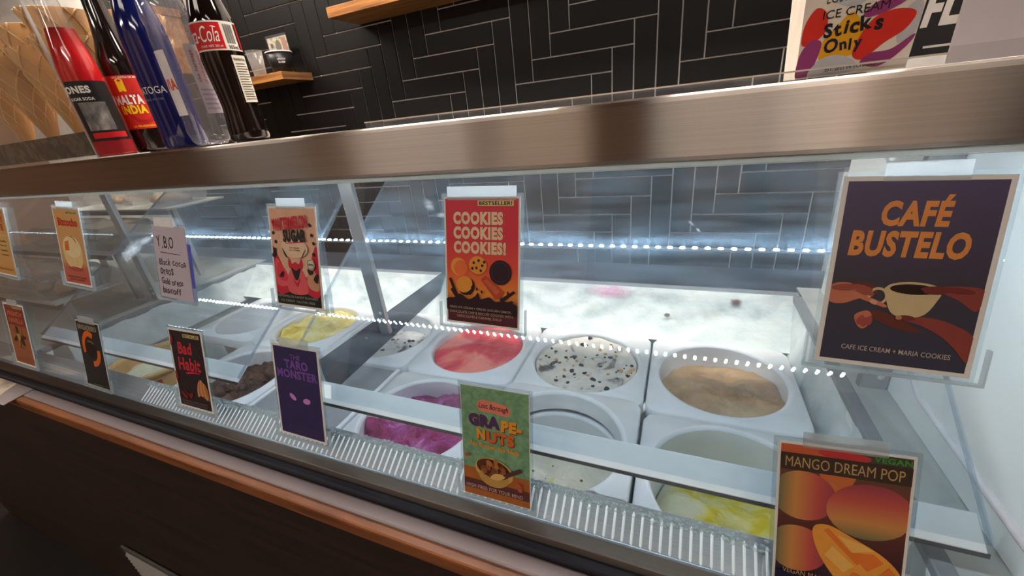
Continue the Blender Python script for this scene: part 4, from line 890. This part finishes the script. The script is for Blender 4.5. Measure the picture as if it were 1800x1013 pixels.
# -- sponge cake card
c = Card('tan and red card showing a round cream dessert with red script heading', -1.1069, .3095, .1015, .155, -2.6, .004, grad('biz_bg', [(0, (186, 92, 76)), (.22, (196, 104, 84)), (.30, (206, 160, 104)), (1, (214, 162, 96))]), .62)
c.badge(.5, .96, .935, .975); c.txt('Bizcocho', .12, .90, .775, .885, flat('biz_red', (196, 48, 40)), .05)
c.ell(.52, .42, .40, .235, flat('biz_cream', (224, 196, 140)), 0, 'printed_bowl'); c.ell(.52, .50, .36, .145, flat('biz_cream2', (236, 214, 164)), 0, 'printed_cream'); c.ell(.52, .2, .30, .03, flat('biz_shade', (170, 84, 64)), 0, 'printed_shadow')
c.poly([(.22, .44), (.25, .56), (.42, .585), (.4, .45)], flat('biz_cake', (222, 120, 50)), 'printed_cake'); c.blob([(.45, .64), (.6, .625), (.72, .56), (.7, .6), (.58, .645)], flat('biz_brown', (150, 94, 50)), 'printed_spoon')
c.txt('SPONGE CAKE ICE CREAM', .12, .88, .075, .1, flat('biz_dark', (110, 40, 36)), .0); c.txt('WITH GUAVA', .2, .8, .04, .062, MATS['biz_dark'], .0)
# -- far left card
c = Card('tan card with red capitals cut off by the left edge', -1.4281, .3140, .1035, .156, -3.0, .004, grad('cl_bg', [(0, (206, 150, 84)), (.5, (214, 172, 104)), (1, (206, 140, 80))]), .6)
c.badge(.5, .96, .935, .975); cl = flat('cl_red', (184, 70, 44))
c.txt('CLASSY', .1, .92, .80, .90, cl, .05); c.txt('LATTE', .2, .85, .68, .78, cl, .05)
for i, st in enumerate(('Vanilla', 'Espresso', 'Latte', 'Cinnamon')): c.txt(st, .5, .84, .50-.07*i, .535-.07*i, flat('cl_dark', (120, 78, 44)), .01)
c.txt('COFFEE ICE CREAM', .1, .9, .06, .09, MATS['cl_dark'], .0); c.rect(.05, .60, .95, .615, flat('cl_line', (226, 190, 130)))
# -- vanilla card
c = Card('rust orange card with a dark vanilla flower, lowest at far left', -1.4475, .0900, .1035, .1535, -.9, .004, grad('va_bg', [(0, (152, 84, 48)), (.6, (158, 94, 56)), (1, (130, 62, 44))]), .5)
c.rect(.02, .66, .98, .95, flat('va_red', (134, 54, 44))); vt = flat('va_text', (196, 112, 78))
c.txt('FRENCH', .12, .88, .82, .90, vt, .04); c.txt('VANILLA', .1, .9, .70, .79, vt, .04); c.badge(.45, .95, .95, .985)
for a in range(7): c.ell(.5+.2*math.cos(a*.9), .47+.09*math.sin(a*.9), .15, .035, flat('va_petal%d' % (a % 2), ((72, 44, 28), (150, 110, 60))[a % 2]), a*.9, 'printed_petal')
c.ell(.5, .47, .09, .06, flat('va_core', (176, 140, 84)), 0, 'printed_core'); c.txt('vanilla', .35, .68, .27, .295, flat('va_dark', (100, 50, 28)), 0)
for i in range(3): c.rect(.1, .05+.03*i, .9, .055+.03*i, MATS['va_dark'], 'print_line')
# -- brigadeiro card
c = Card('black card with an orange curl, left of the cardboard drum', -1.1168, .0830, .0890, .144, -1.2, .0012, flat('br_bg', (38, 40, 44)), .72)
ob = flat('br_orange', (222, 104, 36)); c.txt('BRIGADEIRO', .06, .9, .875, .955, flat('br_text', (150, 140, 112)), .04)
c.ring(.48, .6, .36, .27, .32, ob, 1.0, 3.5, 'printed_curl'); c.ring(.5, .56, .38, .24, .34, ob, -1.6, .15, 'printed_curl'); c.ell(.5, .58, .2, .14, flat('br_choc', (30, 20, 18)), 0, 'printed_sweet')
c.ring(.5, .66, .2, .06, .3, flat('br_gold', (150, 116, 60)), .4, 2.2, 'printed_glint'); c.rect(0, 0, 1, .05, flat('br_green', (32, 52, 30))); c.txt('ICE CREAM', .3, .7, .015, .035, MATS['br_text'], 0)
# -- bad habit card
c = Card('black card with red script letters and a tan pastry, beside the chocolate tub', -.7832, .0985, .0950, .1495, .1, .0035, flat('bh_bg', (46, 38, 44)), .0)
br = flat('bh_red', (204, 52, 66)); c.txt('Bad', .2, .66, .70, .86, br, .03, .12, .03); c.txt('Habit', .14, .86, .49, .66, br, .03, .12, .03); c.blob([(.35, .46), (.6, .485), (.82, .475), (.6, .465), (.4, .445)], br, 'printed_swash')
c.badge(.44, .95, .925, .97)
for i in range(6): c.ell(.70+.05*i, .27+.02*math.sin(i), .05, .115, flat('bh_tan%d' % (i % 2), ((206, 150, 96), (176, 112, 66))[i % 2]), -.25+.1*i, 'printed_pastry')
for p in ([(.0, .8), (.12, .88), (.05, .95)], [(.02, .3), (.1, .42), (.0, .45)], [(.2, .22), (.4, .12), (.5, .2), (.36, .18)], [(.1, .2), (.22, .1), (.3, .14)]): c.blob(p, flat('bh_dark_red', (130, 44, 36)), 'printed_leaf')
for i in range(2): c.txt('ICE CREAM WITH A HABIT OF SWEETS', .1, .9, .03+.035*i, .048+.035*i, flat('bh_small', (150, 120, 120)), 0)
# -- taro card
c = Card('deep violet card with purple capitals and two glowing eyes', -.5170, .1013, .0965, .1505, -.5, .0035, flat('ta_bg', (56, 50, 94)), .62)
ta = flat('ta_purple', (118, 82, 164)); c.txt('THE', .38, .62, .875, .925, ta, .02); c.txt('TARO', .24, .78, .765, .865, ta, .045); c.txt('MONSTER', .04, .97, .655, .755, ta, .045)
ey = flat('ta_eye', (206, 140, 214)); c.ell(.36, .445, .085, .028, ey, -.6, 'printed_eye'); c.ell(.68, .425, .085, .032, ey, .15, 'printed_eye')
for i in range(2): c.txt('TARO ICE CREAM WITH COOKIES', .18, .88, .05+.04*i, .068+.04*i, flat('ta_small', (84, 74, 120)), 0)
# -- cereal card
c = Card('mint green card with purple and orange letters over a cereal bowl', -.1887, .0895, .0905, .149, .6, .0008, multi('gn_bg', [(.35, (104, 148, 112)), (.65, (130, 172, 134))], 120, bump=0), .0)
gp, go, gd, gr_ = flat('gn_purple', (82, 54, 98)), flat('gn_orange', (226, 156, 52)), flat('gn_deep', (206, 104, 50)), flat('gn_brown', (120, 66, 36))
c.rect(0, 0, 1, .26, flat('gn_table', (168, 100, 48))); c.rect(0, .06, 1, .15, flat('gn_band', (98, 56, 58)))
c.blob([(.24, .84), (.3, .89), (.5, .89), (.7, .87), (.74, .82), (.68, .78), (.5, .79), (.3, .795)], flat('gn_pink', (222, 130, 106)), 'printed_badge')
c.txt('Lost Borough', .27, .71, .805, .865, flat('gn_navy', (44, 34, 70)), .015, .2, -.03)
def two(st, u0, u1, v0, v1, m):
    c.txt(st, u0+.012, u1+.012, v0-.008, v1-.008, gr_, .07); c.txt(st, u0, u1, v0, v1, m, .065)
two('GRA', .11, .58, .655, .765, gp); two('PE-', .60, .90, .645, .745, go); two('N', .23, .36, .54, .635, go); two('UTS', .38, .79, .525, .63, gd)
c.txt('No Grapes, No Nuts', .13, .86, .455, .51, go, .03, 0, -.03)
bowl = flat('gn_bowl', (206, 166, 92)); c.ell(.48, .27, .29, .115, bowl, -.12, 'printed_bowl'); c.ell(.48, .235, .24, .115, flat('gn_bowl2', (186, 146, 78)), 0, 'printed_bowl', math.pi, 2*math.pi); c.ell(.47, .29, .255, .085, flat('gn_milk', (92, 52, 34)), -.12, 'printed_cereal')
rr = random.Random(4)
for i in range(26):
    a = rr.uniform(0, 6.28); q = math.sqrt(rr.random()); c.ell(.47+.22*q*math.cos(a), .295+.07*q*math.sin(a), .036, .024, flat('gn_ball%d' % (i % 3), ((150, 90, 54), (176, 112, 66), (126, 74, 46))[i % 3]), 0, 'printed_ball', n=12)
c.blob([(.44, .22), (.5, .26), (.6, .27), (.66, .25), (.58, .215), (.5, .205)], flat('gn_spoon', (222, 180, 110)), 'printed_spoon'); c.poly([(.63, .26), (.66, .285), (.88, .36), (.92, .335), (.7, .255)], flat('gn_handle', (86, 54, 60)), 'printed_handle')
for u, v in ((.08, .385), (.86, .21), (.88, .17)): c.ell(u, v, .035, .02, flat('gn_red', (190, 84, 74)), 0, 'printed_dot', n=8)
c.txt('HIGH FIBER FOR YOUR MIND', .06, .92, .09, .125, flat('gn_small', (186, 150, 140)), .02)
# -- mango card
c = Card('card printed with red and green mangoes, lower right by the end wall', .1500, .0910, .0965, .1490, 3.4, .0022, grad('mg_bg', [(0, (34, 34, 56)), (.3, (70, 38, 44)), (.7, (120, 66, 48)), (1, (66, 70, 58))]), .62)
def mango(u, v, ru, rv, rot, seed, nm):
    c.ell(u, v, ru, rv, grad('mango_%d' % seed, [(0, (112, 116, 82)), (.3, (206, 142, 80)), (.65, (196, 88, 76)), (1, (150, 62, 80))], 'XYX'[seed % 3], .4), rot, nm)
c.poly([(0, .92), (0, 1), (.3, 1), (.55, .97), (.5, .9)], flat('mg_top', (196, 96, 60)), 'printed_fruit'); c.blob([(.3, .98), (.42, .93), (.62, .93), (.7, .97), (.5, 1)], flat('mg_top2', (190, 60, 62)), 'printed_fruit')
c.poly([(.3, .86), (.62, .86), (.52, .66), (.4, .7)], flat('mg_leaf', (200, 112, 62)), 'printed_fruit')
mango(.2, .66, .27, .17, -.35, 0, 'printed_mango'); mango(.72, .62, .33, .185, .2, 1, 'printed_mango'); mango(.17, .28, .26, .165, .1, 2, 'printed_mango')
c.rect(0, .83, 1, .945, flat('mg_band', (66, 52, 44)), 'title_band')
ot = flat('mg_text', (190, 156, 104)); c.txt('MANGO DREAM POP', .04, .95, .852, .922, ot, -.002); c.txt('VEGAN', .72, .99, .955, .992, flat('mg_green', (70, 140, 62)), .03)
fl1, fl2, fl3 = flat('mg_flesh', (232, 158, 66)), flat('mg_flesh2', (226, 122, 52)), flat('mg_flesh3', (238, 184, 98))
c.blob([(.3, .46), (.42, .49), (.62, .43), (.86, .34), (1, .22), (1, .05), (.8, .0), (.6, .05), (.42, .2), (.32, .34)], fl1, 'printed_mango_half')
for p, m_ in (([(.38, .45), (.66, .25), (.69, .27), (.42, .47)], fl2), ([(.5, .43), (.62, .33), (.78, .37), (.7, .40)], fl3), ([(.6, .33), (.74, .22), (.86, .30), (.78, .35)], fl2), ([(.4, .28), (.56, .18), (.64, .24), (.46, .35)], fl3), ([(.56, .12), (.72, .06), (.8, .16), (.64, .2)], fl2), ([(.82, .2), (.98, .1), (1, .2), (.9, .28)], fl2), ([(.76, .1), (.92, .02), (.98, .08), (.84, .16)], fl3)): c.poly(p, m_, 'printed_cube')
c.rect(0, 0, .34, .10, flat('mg_navy', (30, 34, 62)), 'print_block'); c.txt('VEGAN MANGO', .06, .5, .09, .125, ot, .0, 0, -.03); c.txt('ICE CREAM', .14, .44, .03, .065, ot, .0, 0, -.03)
